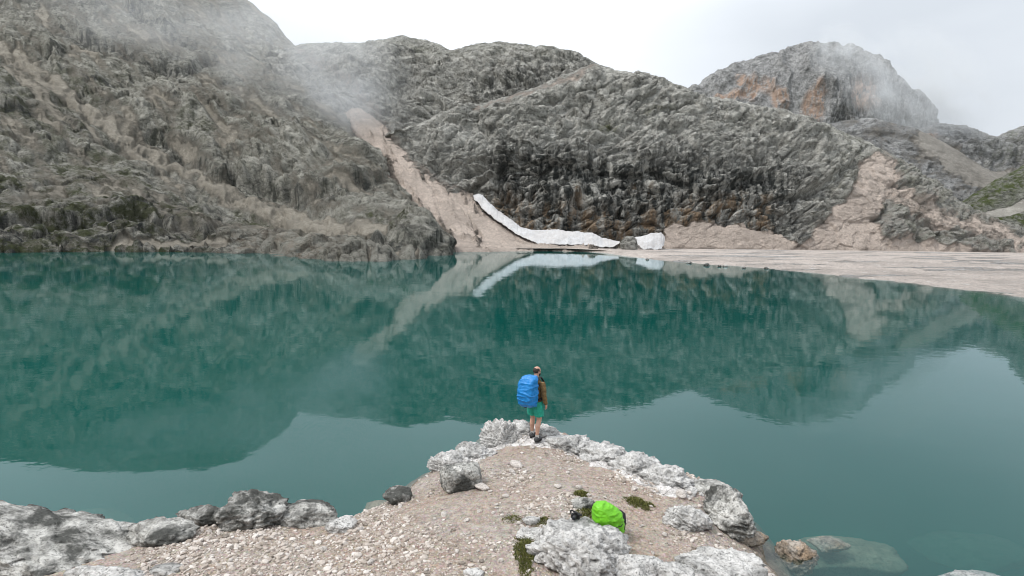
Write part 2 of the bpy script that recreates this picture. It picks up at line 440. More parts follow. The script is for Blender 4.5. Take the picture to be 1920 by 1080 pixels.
# --- grey spur between the dark dome and the back ridge
sp_top = [(1540, 236, 400), (1590, 224, 395), (1640, 222, 390), (1690, 234, 385), (1740, 250, 380), (1790, 278, 375), (1840, 312, 370), (1890, 336, 362), (1930, 352, 355), (2000, 372, 345), (2100, 390, 340)]
sp_base = [(1540, 330, 330), (1590, 340, 325), (1640, 355, 320), (1690, 372, 315), (1740, 390, 310), (1790, 405, 305), (1840, 420, 300), (1890, 430, 300), (1930, 436, 300), (2000, 440, 300), (2100, 445, 300)]
sp_mid = [(a[0], a[1] * .5 + b[1] * .5, a[2] * .5 + b[2] * .5 + 6) for a, b in zip(sp_top, sp_base)]
def sp_masks(px, py, X, at):
    x, y = wob(px, py, 12, .03, 3)
    at["scree"] = np.clip(.34 + .5 * fbm(np.stack([x * .02, y * .03, 0 * x], -1), 3, .5, 66) + .6 * sm(40, 5, line_d(x, y, [(1740, 262), (1830, 330), (1900, 350)])[0]), 0, 1)
build_patch("grey_spur", m_far, [sp_base, sp_mid, sp_top, off(sp_top, 30, 70)], 300, [60, 60, 8],
            lambda X: rock_relief(X, 6, 3.4, 1.3, seed=60, size=1.2), masks=sp_masks)

# --- grassy slope at the right edge
gs_top = [(1770, 400, 300), (1800, 381, 300), (1830, 360, 300), (1865, 338, 300), (1895, 322, 300), (1925, 306, 300), (1990, 272, 300), (2120, 215, 300)]
gs_base = [(1770, 436, 262), (1800, 440, 260), (1830, 445, 258), (1865, 450, 256), (1895, 455, 254), (1925, 460, 250), (1990, 468, 240), (2120, 480, 230)]
gs_mid = [(a[0], a[1] * .5 + b[1] * .5, a[2] * .5 + b[2] * .5) for a, b in zip(gs_top, gs_base)]
def gs_masks(px, py, X, at):
    x, y = wob(px, py, 6, .04, 4)
    at["scree"] = np.maximum(sm(-3, 6, poly_sd(x, y, [(1840, 398), (1890, 384), (1960, 360), (2100, 300), (2100, 340), (1960, 392), (1880, 410), (1850, 412)])), .0)
    at["moss"] = np.clip(.95 * sm(30, 8, line_d(x, y, [(1790, 392), (1850, 360), (1930, 320), (2050, 255)])[0]) + .9 * sm(-4, 6, poly_sd(x, y, [(1850, 420), (1900, 404), (2000, 380), (2000, 470), (1880, 450)])) + .35, 0, 1)
build_patch("grassy_slope", m_green, [gs_base, gs_mid, gs_top, off(gs_top, 30, 60)], 200, [50, 50, 8],
            lambda X: rock_relief(X, 3, 1.4, .6, seed=70), masks=gs_masks)

# --- upper dome (rear summit line in the middle)
ud_top = [(500, 96, 330), (545, 86, 322), (600, 83, 315), (650, 81, 308), (690, 76, 302), (735, 70, 297), (790, 73, 292), (825, 79, 288), (846, 87, 286), (872, 82, 284), (930, 78, 280), (990, 81, 276), (1040, 88, 272), (1080, 101, 268), (1110, 118, 265), (1160, 142, 262), (1230, 170, 262)]
ud_base = [(500, 250, 262), (545, 255, 256), (600, 262, 250), (650, 268, 244), (690, 272, 240), (735, 272, 238), (790, 272, 236), (825, 270, 235), (846, 268, 235), (872, 265, 234), (930, 258, 234), (990, 245, 234), (1040, 232, 235), (1080, 222, 236), (1110, 215, 238), (1160, 212, 240), (1230, 215, 244)]
ud_mid = [(a[0], a[1] * .45 + b[1] * .55, b[2] + (a[2] - b[2]) * .30) for a, b in zip(ud_top, ud_base)]
def ud_masks(px, py, X, at):
    x, y = wob(px, py, 10, .03, 5)
    at["stain_shade"] = .55 * sm(36, 6, line_d(x, y, [(900, 190), (1000, 150), (1070, 122), (1110, 112)])[0]) + .2
    at["moss"] = .25 * sm(110, 90, y)
    at["scree"] = .42 * sm(30, 2, line_d(x, y, [(560, 96), (640, 150), (700, 200), (720, 240)])[0])
def ud_feats(px, py, X):
    x, y = wob(px, py, 8, .02, 6)
    d, s = line_d(x, y, [(690, 215), (770, 118), (846, 84)])
    o = -5 * sm(40, 0, d)
    d, s = line_d(x, y, [(600, 110), (690, 112), (760, 102)])
    return o - 2.5 * sm(14, 0, d)
build_patch("upper_dome", m_cliff, [ud_base, ud_mid, ud_top, off(ud_top, 40, 90)], 620, [110, 90, 10],
            lambda X: rock_relief(X, 6, 3.6, 1.1, strata=(.35, .2, 1), st_amp=1.8, st_len=11, seed=80), feats=ud_feats, masks=ud_masks)

# --- dark dome: the big cliff above the snow, falling away to the right
dd_top = [(706, 264, 232), (728, 248, 232), (775, 232, 232), (830, 214, 231), (905, 194, 230), (960, 180, 229), (1010, 165, 229), (1060, 142, 230), (1110, 121, 232), (1160, 131, 234), (1210, 141, 236), (1255, 152, 238), (1300, 172, 240), (1360, 187, 242), (1420, 201, 243), (1500, 222, 244), (1560, 241, 246), (1610, 262, 248), (1660, 286, 250), (1710, 312, 252), (1750, 345, 252), (1800, 388, 250), (1850, 408, 248), (1920, 438, 244), (2000, 462, 240), (2080, 476, 236)]
dd_base = [(712, 280, 226), (732, 302, 214), (765, 326, 206), (805, 347, 200), (855, 362, 198), (890, 380, 195), (930, 410, 191), (985, 436, 187), (1050, 444, 184), (1110, 452, 182), (1165, 462, 181), (1240, 462, 180), (1330, 462, 180), (1400, 463, 181), (1470, 465, 182), (1540, 466, 184), (1600, 467, 186), (1650, 468, 190), (1700, 469, 194), (1740, 470, 197), (1780, 470, 200), (1830, 471, 203), (1880, 472, 206), (1930, 474, 210), (2000, 478, 215), (2080, 482, 220)]
def lerp_row(f, k, bulge=0):
    return [(a[0] * f + b[0] * (1 - f), a[1] * f + b[1] * (1 - f), b[2] + (a[2] - b[2]) * k) for a, b in zip(dd_top, dd_base)]
DD_SCREE = [[(1236, 470), (1250, 424), (1330, 416), (1400, 419), (1462, 436), (1500, 462), (1505, 476)],
            [(1480, 476), (1505, 455), (1540, 415), (1590, 365), (1612, 300), (1655, 285), (1690, 330), (1665, 372), (1645, 405), (1650, 440), (1690, 476)],
            [(1620, 476), (1650, 458), (1694, 442), (1745, 458), (1830, 468), (1930, 470), (2080, 476), (2080, 490), (1620, 490)],
            [(1840, 420), (1920, 452), (2080, 474), (2080, 482), (1900, 470), (1860, 450)]]
DD_SOFT = [[(905, 196), (1010, 166), (1110, 120), (1125, 128), (1060, 160), (960, 192), (880, 212)],
           [(672, 225), (720, 235), (790, 300), (860, 350), (850, 372), (740, 330)],
           [(1640, 300), (1720, 365), (1800, 405), (1900, 450), (1880, 462), (1780, 440), (1690, 410)]]
def dd_masks(px, py, X, at):
    x, y = wob(px, py, 16, .035, 7)
    for p, a in zip(DD_SCREE, (.95, .80, .85, .72)): at["scree"] = np.maximum(at["scree"], a * sm(-12, 12, poly_sd(x, y, p)))
    for p, a in zip(DD_SOFT, (.62, .46, .60)): at["scree"] = np.maximum(at["scree"], a * sm(-10, 10, poly_sd(x, y, p)))
    at["scree"] = np.maximum(at["scree"], .34 * sm(1540, 1640, x) * sm(240, 300, y))
    at["stain_shade"] = np.clip(sm(250, 330, y + (x - 1150) * -.05) * sm(880, 960, x) * sm(1560, 1450, x) * 1.0 + .02, 0, 1)
    band = sm(56, 10, line_d(x, y, [(940, 400), (1010, 425), (1100, 428), (1180, 436), (1300, 408), (1420, 404)])[0])
    at["warm"] = np.clip(.95 * band, 0, 1)
    for cx, cy, rx, ry, a in ((1376, 385, 12, 30, 1), (1395, 380, 10, 34, .9), (1190, 358, 14, 10, 1), (1222, 368, 7, 16, .9), (1001, 385, 6, 20, 1), (1085, 380, 12, 25, .6), (930, 372, 22, 20, .55)):
        at["warm"] = np.maximum(at["warm"], a * np.clip(1.4 - np.hypot((x - cx) / rx, (y - cy) / ry), 0, 1))
    for cx, cy, rx, ry, a in ((1142, 236, 22, 10, .9), (1235, 212, 34, 6, .7), (1790, 430, 60, 14, .35), (1610, 250, 40, 20, .3), (1690, 430, 40, 20, .35)):
        at["moss"] = np.maximum(at["moss"], a * np.clip(1.4 - np.hypot((x - cx) / rx, (y - cy) / ry), 0, 1))
    at["moss"] = np.maximum(at["moss"], .30 * sm(1500, 1600, x))
def dd_feats(px, py, X):
    x, y = wob(px, py, 26, .012, 8)
    v = np.linspace(0, 1, px.shape[0])[:, None] + 0 * px
    o = 0 * px
    low = sm(.42, .20, v)                                       # the steep foot of the cliff
    for L, A, sd in ((7.0, 3.2, 1), (17.0, 1.5, 2)):
        t = v * L + .9 * fbm(X / 38., 3, .55, 600 + sd) + .25 * fbm(X / 9., 3, .5, 610 + sd)
        fr = t - np.floor(t)
        o = o + A * np.where(fr < .80, fr / .80, (1 - fr) / .20) * sm(-.25, .25, fbm(X / 33., 2, .5, 620 + sd)) * (1 - .6 * low)
    o = o + 3.0 * low * (ridged(X / np.array([11., 11., 60.]), 3, .5, 630) - .4) * -1
    for pts, wid, amp in (([(1440, 385), (1530, 350), (1600, 300), (1560, 260), (1470, 262)], 24, 3.0),
                          ([(1600, 330), (1700, 350), (1760, 390)], 22, 2.0),
                          ([(1560, 400), (1650, 410), (1760, 440), (1840, 450)], 18, 1.6),
                          ([(880, 345), (960, 318), (1080, 322), (1180, 335)], 40, 3.2),
                          ([(1220, 330), (1330, 352), (1450, 325)], 34, 2.6)):
        d, s = line_d(x, y, pts)
        o = o + amp * .8 * np.where(s > 0, -sm(wid, 0, d) * .8, sm(wid, 0, d) * .6)
    return smooth_grid(o, 2)
build_patch("dark_dome", m_cliff,
            [off(dd_base, 12, -1), dd_base, lerp_row(.22, .10), lerp_row(.5, .28), lerp_row(.78, .62), dd_top, off(dd_top, 40, 80)], 1150, [8, 80, 100, 90, 70, 10],
            lambda X: rock_relief(X, 5.5, 3.3, 1.1, strata=(-.45, .2, 1), st_amp=.0, st_len=9, seed=90), feats=dd_feats, masks=dd_masks)

# --- left mountain
lm_rows = [
    [(-420, 492, None, 0, -5), (-200, 480, None, 0, -5), (0, 472, None, 0, -5), (200, 470, None, 0, -5), (400, 473, None, 0, -5), (560, 483, None, 0, -4), (650, 488, None, 0, -4), (720, 488, None, 0, -4), (795, 484, None, 0, -4), (838, 476, None, 0, -4), (850, 468, None, 0, -4)],
    [(-420, 492, None, 0), (-200, 480, None, 0), (0, 472, None, 0), (200, 470, None, 0), (400, 473, None, 0), (560, 483, None, 0), (650, 488, None, 0), (720, 488, None, 0), (795, 484, None, 0), (838, 476, None, 0), (850, 468, None, 0)],
    [(-420, 430, 96), (-200, 420, 106), (0, 408, 117), (200, 412, 124), (400, 440, 128), (560, 462, 124), (650, 464, 124), (720, 452, 130), (790, 432, 140), (838, 446, 152), (848, 462, 158)],
    [(-420, 330, 118), (-200, 320, 130), (0, 310, 144), (150, 330, 150), (330, 385, 155), (460, 400, 160), (560, 395, 163), (640, 370, 168), (710, 352, 176), (765, 372, 184), (798, 420, 186)],
    [(-420, 180, 150), (-200, 175, 168), (0, 180, 186), (150, 220, 192), (300, 280, 196), (420, 305, 200), (520, 300, 203), (600, 275, 206), (660, 262, 210), (705, 290, 218), (735, 345, 220)],
    [(-420, 90, 190), (-200, 85, 215), (0, 75, 235), (150, 100, 240), (290, 130, 246), (400, 160, 250), (480, 165, 255), (550, 172, 258), (610, 188, 262), (645, 222, 268), (672, 262, 272)],
    [(-420, 30, 260), (-200, 10, 285), (0, 0, 300), (130, -8, 310), (260, 2, 320), (360, 36, 325), (440, 70, 328), (500, 92, 330), (550, 120, 334), (590, 150, 338), (620, 200, 344)],
    [(-420, -10, 330), (-200, -36, 350), (-20, -52, 365), (88, -64, 372), (197, -66, 374), (341, -52, 378), (415, -32, 382), (470, 2, 384), (505, 32, 386), (530, 62, 388), (548, 84, 390)],
    [(-420, 30, 430), (-200, 10, 450), (-20, 0, 470), (88, -10, 475), (197, -12, 475), (341, -5, 475), (415, 10, 475), (480, 40, 475), (520, 75, 475), (545, 100, 475), (560, 130, 475)]]
for _r, _e in zip(lm_rows, [(885, 468, None, 0, -4), (885, 468, None, -.5), (872, 468, 186), (838, 430, 214), (778, 365, 246), (715, 300, 296), (660, 240, 366), (585, 120, 420), (600, 170, 520)]): _r.append(_e)
LM_GULLY = [(-40, 70), (40, 110), (110, 160), (200, 225), (260, 270), (330, 310), (400, 345), (480, 375), (560, 405), (640, 425), (720, 432)]
LM_GULLY_W = 20
def lm_masks(px, py, X, at):
    x, y = wob(px, py, 14, .025, 9)
    d, s = line_d(x, y, LM_GULLY)
    w = np.interp(x, [0, 200, 350, 560, 720], [16, 15, 10, 20, 15])
    at["scree"] = np.maximum(at["scree"], np.clip(.80 + .9 * fbm(np.stack([x * .03, y * .05, 0 * x], -1), 3, .5, 45), .35, .95) * sm(1.7, .3, d / w))
    d2, _ = line_d(x, y, [(330, 420), (450, 420), (560, 440), (640, 460)]); at["scree"] = np.maximum(at["scree"], .45 * sm(30, 6, d2))
    d2, _ = line_d(x, y, [(200, 470), (330, 466), (420, 464)]); at["scree"] = np.maximum(at["scree"], .72 * sm(9, 3, d2))
    d2, _ = line_d(x, y, [(690, 486), (730, 477), (780, 482)]); at["scree"] = np.maximum(at["scree"], .9 * sm(9, 3, d2))
    d2, _ = line_d(x, y, [(60, 330), (200, 345), (300, 390), (420, 430)]); at["scree"] = np.maximum(at["scree"], .42 * sm(34, 6, d2))
    d2, _ = line_d(x, y, [(330, 70), (420, 110), (520, 150), (600, 190)]); at["scree"] = np.maximum(at["scree"], .40 * sm(36, 8, d2))
    fd = np.array([.62, -.45, -.55]); fd /= np.linalg.norm(fd)
    al = X @ fd; Xs = X - (al * .86)[..., None] * fd
    sk = fbm(Xs / 7., 4, .55, 46)
    at["scree"] = np.clip(np.maximum(at["scree"], .33 + .95 * sk * sm(430, 330, y - .1 * x)), 0, 1)
    at["moss"] = np.clip(.72 * sm(20, 70, line_d(x, y, LM_GULLY)[0]) * sm(260, 330, y + .25 * (x - 100)) * sm(470, 300, x) + .9 * sm(22, 5, line_d(x, y, [(450, 395), (560, 435), (700, 415), (760, 440)])[0]) * .8 + .16, 0, 1)
    at["moss"] = np.maximum(at["moss"], .6 * sm(360, 120, x) * sm(70, 160, y))
    at["stain_shade"] = np.clip(.95 * sm(365, 415, y) * sm(500, 380, x) + .30 * sm(80, 20, y) + .10 + .7 * sm(20, 4, line_d(x, y, [(800, 470), (836, 472)])[0]), 0, 1)
    for pts, wid, amp in LM_LEDGES:          # shade below ledges and knolls, painted as dark bands
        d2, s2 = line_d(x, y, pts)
        at["stain_shade"] = np.maximum(at["stain_shade"], np.where(s2 > 0, .85 * sm(wid * 1.1, wid * .25, d2), .5 * sm(wid * .4, 0, d2)))
    at["warm"] = np.clip(.35 * sm(420, 460, y) * sm(300, 450, x) * sm(700, 560, x), 0, 1)
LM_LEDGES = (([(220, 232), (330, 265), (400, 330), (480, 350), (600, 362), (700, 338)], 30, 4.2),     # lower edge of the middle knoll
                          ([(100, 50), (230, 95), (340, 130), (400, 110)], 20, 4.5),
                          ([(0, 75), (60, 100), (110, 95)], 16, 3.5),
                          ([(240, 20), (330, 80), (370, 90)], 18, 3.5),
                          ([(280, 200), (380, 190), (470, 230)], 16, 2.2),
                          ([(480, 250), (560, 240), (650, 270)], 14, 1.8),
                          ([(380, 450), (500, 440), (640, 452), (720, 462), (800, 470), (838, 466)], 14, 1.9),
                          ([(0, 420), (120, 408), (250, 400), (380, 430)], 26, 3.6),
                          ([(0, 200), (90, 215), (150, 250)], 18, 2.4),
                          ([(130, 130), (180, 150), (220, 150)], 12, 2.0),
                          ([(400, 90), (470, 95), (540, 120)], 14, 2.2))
def lm_feats(px, py, X):
    x, y = wob(px, py, 14, .022, 10)
    d, s = line_d(x, y, LM_GULLY)
    o = -5.0 * sm(50, 2, d)
    for pts, wid, amp in LM_LEDGES:
        d, s = line_d(x, y, pts)
        o = o + amp * 1.35 * np.where(s > 0, -sm(wid, 0, d) * .8, sm(wid, 0, d) * .6)
    for cx, cy, rx, ry, a in ((500, 300, 190, 70, 7), (330, 215, 90, 30, 4), (730, 430, 90, 40, 3.5), (170, 150, 60, 20, 3)):
        o = o + a * np.clip(1 - np.hypot((x - cx) / rx, (y - cy) / ry) ** 2, 0, 1)
    return smooth_grid(o, 12)
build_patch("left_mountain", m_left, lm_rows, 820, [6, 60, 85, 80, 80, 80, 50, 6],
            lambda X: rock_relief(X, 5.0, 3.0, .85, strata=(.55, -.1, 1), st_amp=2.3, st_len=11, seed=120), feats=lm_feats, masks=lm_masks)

# --- scree fan in the gully
m_scree = mountain_mat("scree_rubble", (.10, .095, .085), (.16, .15, .135), (.24, .23, .21), SCREE)
sf_rows = [
    [(800, 469, None, .5, -2.5), (900, 468, None, .5, -2.5), (1010, 467, None, .5, -2.5), (1120, 468, None, .5, -2.5)],
    [(800, 469, None, .5), (900, 468, None, .5), (1010, 467, None, .5), (1120, 468, None, .5)],
    [(800, 448, 164), (870, 440, 168), (960, 452, 172), (1100, 461, 176)],
    [(770, 400, 182), (830, 390, 184), (890, 402, 185), (1000, 440, 186)],
    [(725, 330, 204), (770, 325, 203), (810, 338, 202), (880, 366, 201)],
    [(685, 265, 226), (712, 258, 224), (740, 268, 222), (780, 300, 220)],
    [(636, 205, 262), (656, 200, 259), (680, 206, 256), (715, 232, 252)],
    [(575, 130, 318), (590, 125, 318), (615, 130, 318), (650, 150, 318)],
    [(530, 95, 370), (545, 95, 370), (560, 98, 370), (600, 105, 370)]]
for _r in sf_rows[2:]: _r.insert(0, (_r[0][0] - 38, _r[0][1] + 4, _r[0][2] + 26))
for _r in sf_rows[:2]: _r.insert(0, (_r[0][0] - 20, _r[0][1], None, *_r[0][3:]))
def sf_masks(px, py, X, at):
    x, y = wob(px, py, 8, .04, 12)
    at["scree"] = 0 * px + 1
    for pts, w, a in (([(715, 290), (760, 345), (800, 395), (850, 450)], 12, .85), ([(740, 300), (770, 320), (800, 335)], 9, .7), ([(790, 330), (850, 400), (900, 440)], 6, .6), ([(700, 275), (740, 340), (790, 400)], 8, .8)):
        at["scree"] -= .55 * a * sm(w, 2, line_d(x, y, pts)[0]) * (.6 + .5 * fbm(np.stack([x * .06, y * .06, 0 * x], -1), 3, .5, 71))
    at["moss"] = .5 * sm(10, 2, line_d(x, y, [(720, 300), (790, 385), (840, 440)])[0])
    fd = np.array([.30, -.80, -.52]); fd /= np.linalg.norm(fd); Xs = X - ((X @ fd) * .9)[..., None] * fd
    at["scree"] -= .5 * sm(.02, .4, fbm(Xs / 4.5, 4, .6, 72))
    at["scree"] = np.clip(at["scree"], .45, 1)
def sf_relief(X):
    fd = np.array([.30, -.80, -.52]); fd /= np.linalg.norm(fd); Xs = X - ((X @ fd) * .88)[..., None] * fd
    return 3.4 * fbm(Xs / 6., 4, .6, 140) + 1.8 * fbm(X / 3., 4, .6, 141)
build_patch("scree_fan", m_scree, sf_rows, 420, [6, 40, 70, 90, 80, 70, 60, 30], lambda X: sf_relief(X) * 2.5, masks=sf_masks, by='len')

# --- beach on the far right shore, with stranded flat rock
m_beach = mountain_mat("beach_rubble", (.42, .395, .375), (.56, .535, .51), (.68, .655, .63), (.80, .71, .645))
bt = [(960, 470), (1060, 470), (1130, 474), (1180, 481), (1240, 488), (1330, 496), (1430, 503), (1530, 512), (1650, 526), (1780, 540), (1920, 557), (2050, 572), (2300, 600)]
bb = [(960, 462), (1060, 463), (1130, 464), (1180, 465), (1240, 465), (1330, 465), (1430, 466), (1530, 467), (1650, 468), (1780, 470), (1920, 472), (2050, 476), (2300, 486)]
bY = [176, 178, 180, 182, 183, 184, 186, 190, 196, 206, 214, 220, 220]
be_rows = [[(x, y, None, 0.0, -1.6) for x, y in bt], [(x, y, None, 0.0) for x, y in bt],
           [(x, y * .7 + y2 * .3, None, .35) for (x, y), (_, y2) in zip(bt, bb)],
           [(x, y * .35 + y2 * .65, None, .8) for (x, y), (_, y2) in zip(bt, bb)],
           [(x, y2 + 1, Y) for (x, y2), Y in zip(bb, bY)], [(x, y2 - 2, Y + 40) for (x, y2), Y in zip(bb, bY)]]
def be_masks(px, py, X, at):
    n = fbm(X / np.array([30., 7., 7.]), 4, .55, 150)
    at["scree"] = np.clip(.85 - 1.0 * sm(.02, .35, n) * sm(1150, 1300, px), .2, 1)
def be_relief(X):
    a = fbm(X / np.array([26., 8., 8.]), 5, .6, 151)
    return .42 * a + .16 * fbm(X / 2.2, 4, .65, 152)
def build_beach():
    G = loft(be_rows, 700, [8, 30, 30, 30, 6], 'px')
    px, py, X = G[..., 0], G[..., 1], G[..., 2:5].copy()
    at = {k: np.zeros(px.shape) for k in ("scree", "stain_shade", "warm", "moss")}
    be_masks(px, py, X, at)
    X[..., 2] += be_relief(X) * sm(470, 500, py) * 1.1 + .05 * fbm(X / 2, 3, .6, 5)
    f = grid_faces(*px.shape)
    if grid_normals(X)[..., 2].mean() < 0: f = f[:, ::-1]
    return tag(mesh_np("beach", X.reshape(-1, 3), f, m_beach, attrs={k: v.ravel() for k, v in at.items()}), kind="structure")
build_beach()

# ================================================================== the foreground spit and the lake bed
SHORE_PX = [(-420, 985), (-200, 985), (0, 1002), (130, 1018), (245, 1026), (300, 1000), (360, 990), (430, 990), (520, 982), (610, 985), (660, 978), (695, 962), (735, 938), (775, 905), (808, 884), (850, 868), (890, 848), (908, 834), (908, 818), (940, 810), (1000, 806), (1040, 812), (1075, 828), (1130, 848), (1190, 868), (1260, 892), (1330, 914), (1378, 945), (1396, 985), (1428, 1020), (1440, 1050), (1462, 1085), (1500, 1140), (1560, 1240)]
SH = [tuple(at_z(x, y, 0.0)[:2]) for x, y in SHORE_PX]
SH = [(-60, SH[0][1] - 1), ] + SH + [(SH[-1][0] + 2, 2), (30, -4), (60, -60), (-60, -60)]
TIP = at_z(985, 815, .55)
BEDROCK_PX = [(880, 852), (900, 825), (903, 795), (1040, 792), (1080, 822), (1180, 858), (1290, 893), (1300, 925), (1250, 930), (1180, 905), (1120, 878), (1050, 850), (1000, 838), (940, 838), (905, 856), (860, 880), (820, 884)]
def ground_z(x, y, detail=True):
    x = np.asarray(x, float); y = np.asarray(y, float)
    P = np.stack([x, y, 0 * x], -1)
    wx = x + .16 * fbm(P / .9, 3, .55, 201); wy = y + .16 * fbm(P / .9 + 5, 3, .55, 202)
    s = poly_sd(wx, wy, SH)
    ins = .42 * (1 - np.exp(-np.clip(s, 0, 9) / .45)) + .10 * np.clip(s, 0, 4)
    shelf = np.exp(-((x - 4.4) ** 2 / 3.0 + (y - 7.6) ** 2 / 2.4))
    outb = -(np.clip(-s, 0, 60) * (.62 - .35 * np.clip(shelf, 0, 1))) - .5 * sm(.2, 1.4, -s) - 2.0 * sm(1.5, 6, -s)
    z = np.where(s > 0, ins, np.maximum(outb, -13.8))
    z = z + 3.4 * sm(6.4, 0.5, y) * sm(-1, 1, s)
    px, py = to_px(np.stack([x, y, np.full_like(x, .6)], -1))
    bd = sm(-10, 12, poly_sd(px + 14 * fbm(P / .5, 3, .5, 203), py + 8 * fbm(P / .5 + 3, 3, .5, 204), BEDROCK_PX))
    tip = np.exp(-((x - TIP[0]) ** 2 / 1.1 + (y - TIP[1]) ** 2 / 1.0))
    z = z + .10 * tip * (s > 0)
    if detail:
        z = z + .05 * fbm(P / 1.3, 4, .5, 205)
        f1, f2 = worley(P / .34, 207)
        z = z + bd * (.11 * (ridged(P / .8, 5, .6, 206) - .35) + .07 * np.clip((f2 - f1) * 2, 0, 1)) + (1 - bd) * .018 * fbm(P / .12, 3, .6, 208)
    return z, bd, s
def rock_mat(name, light=(.70, .685, .665), mid=(.38, .37, .355), dark=(.035, .036, .033), warm=None, lich=.5, sc=1.0, lt=(.36, .56)):
    t = NT(name); p = t.pos()
    n1 = t.noise(p, 1.6 * sc, 7, .66, .3)
    n2 = t.noise(p, 6.5 * sc, 6, .7, .5)
    n3 = t.noise(p, 28 * sc, 4, .7)
    c = t.ramp(n2, [(.32, mid), (.58, light)])
    if warm: c = t.mix(t.ramp(t.noise(p, 2.3 * sc, 4, .6), [(.42, 0.0), (.6, .85)]), c, warm)
    c = t.mix(t.ramp(n1, [(lt[0], lich), (lt[1], 0.0)]), c, t.ramp(n3, [(.35, dark), (.7, tuple(x * 2.6 for x in dark))]))
    ck = t.ramp(t.noise(p, 11 * sc, 8, .8), [(.30, .8), (.43, 0.0)])
    c = t.mix(t.math('MULTIPLY', ck, t.ramp(n1, [(.42, 1.0), (.62, .30)])), c, dark)
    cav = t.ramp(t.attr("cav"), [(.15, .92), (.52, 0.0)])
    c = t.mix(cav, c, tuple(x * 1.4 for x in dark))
    c = t.mix(t.ramp(n3, [(.34, .75), (.47, 0.0)]), c, tuple(x * 2 for x in dark))
    h = t.math('ADD', t.math('MULTIPLY', n2, 1.0), t.math('MULTIPLY', n3, .45))
    h = t.math('SUBTRACT', h, t.math('MULTIPLY', ck, .5))
    t.principled(c, .9, t.bump(h, .9, .075 / sc), Specular_IOR_Level=.2)
    return t.m
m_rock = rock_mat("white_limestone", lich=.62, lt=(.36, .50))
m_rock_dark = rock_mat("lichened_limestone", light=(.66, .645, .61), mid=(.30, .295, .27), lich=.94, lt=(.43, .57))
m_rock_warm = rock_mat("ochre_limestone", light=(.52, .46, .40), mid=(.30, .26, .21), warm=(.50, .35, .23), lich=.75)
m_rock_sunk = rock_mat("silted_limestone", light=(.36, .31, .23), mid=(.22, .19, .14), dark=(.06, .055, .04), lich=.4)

def ground_material():
    t = NT("gravel_ground"); p = t.pos()
    n1 = t.noise(p, .55, 5, .6, .4); n2 = t.noise(p, 9, 6, .75); n3 = t.noise(p, 42, 3, .7)
    g = t.ramp(n2, [(.30, (.21, .163, .13)), (.5, (.375, .302, .25)), (.72, (.54, .46, .40))])
    g = t.mix(t.ramp(n1, [(.40, 0.0), (.60, .75)]), g, t.ramp(n2, [(.3, (.23, .20, .175)), (.6, (.45, .405, .365))]))
    vd = t.vor(p, 26, 'F1', "Color")
    g = t.mix(.30, g, t.mix(.55, g, vd, 'MULTIPLY'))
    # trampled soil and moss specks
    mo = t.math('MULTIPLY', t.ramp(t.noise(p, 1.9, 6, .7), [(.56, 0.0), (.66, .8)]), t.attr("soil"))
    g = t.mix(mo, g, (.10, .085, .045))
    b1 = t.noise(p, 4.5, 6, .7, .4)
    r = t.ramp(b1, [(.34, (.36, .34, .325)), (.50, (.64, .61, .59)), (.68, (.78, .76, .745))])
    r = t.mix(t.ramp(t.noise(p, 2.4, 6, .7), [(.34, .7), (.48, 0.0)]), r, (.10, .10, .09))
    r = t.mix(t.ramp(t.vor(t.mix(.15, p, t.noise(p, 3, 3, out=1), 'ADD'), 2.6, 'DISTANCE_TO_EDGE'), [(0, .65), (.05, 0.0)]), r, (.085, .08, .07))
    f = t.ramp(t.math('ADD', t.attr("bedrock"), t.math('MULTIPLY', t.math('SUBTRACT', b1, .5), .8)), [(.42, 0.0), (.58, 1.0)])
    c = t.mix(f, g, r)
    wl_ = t.noise(p, 2.6, 5, .65)
    edge = t.math('ADD', t.attr("height"), t.math('MULTIPLY', t.math('SUBTRACT', wl_, .5), .5))
    c = t.mix(t.ramp(edge, [(.02, .80), (.22, 0.0)]), c, t.ramp(n2, [(.3, (.075, .065, .042)), (.7, (.21, .185, .135))]))
    h = t.math('ADD', t.math('MULTIPLY', n2, .6), t.math('MULTIPLY', t.vor(p, 26, 'F1'), -.8))
    h = t.math('ADD', h, t.math('MULTIPLY', b1, .9))
    t.principled(c, .95, t.bump(h, .85, .045), Specular_IOR_Level=.12)
    return t.m
def build_ground():
    # finer towards the place where people walk
    xs = np.r_[np.linspace(-40, -13, 28)[:-1], np.linspace(-13, 9, 620), np.linspace(9, 40, 32)[1:]]
    ys = np.r_[np.linspace(-40, 4.5, 40)[:-1], np.linspace(4.5, 16, 400), np.linspace(16, 40, 60)[1:]]
    gx, gy = np.meshgrid(xs, ys)
    z, bd, s = ground_z(gx, gy)
    P = np.stack([gx, gy, z], -1)
    soil = np.clip(sm(.5, .0, np.hypot((gx - 1.3) / 2.2, (gy - 8.6) / 1.0) - .6) + .15, 0, 1)
    return tag(mesh_np("ground", P.reshape(-1, 3), grid_faces(*gx.shape), ground_material(),
                       attrs={"bedrock": bd.ravel(), "soil": soil.ravel(), "height": np.where(s > 0, z, -.2).ravel()}), kind="structure")
build_ground()
bed_m = simple_mat("lake_silt", (.30, .29, .22), .95, .15, .2)
tag(mesh_np("lake_bed", [(-4000, -4000, -14), (4000, -4000, -14), (4000, 4000, -14), (-4000, 4000, -14)], [(0, 1, 2, 3)], bed_m, smooth=False), kind="structure")

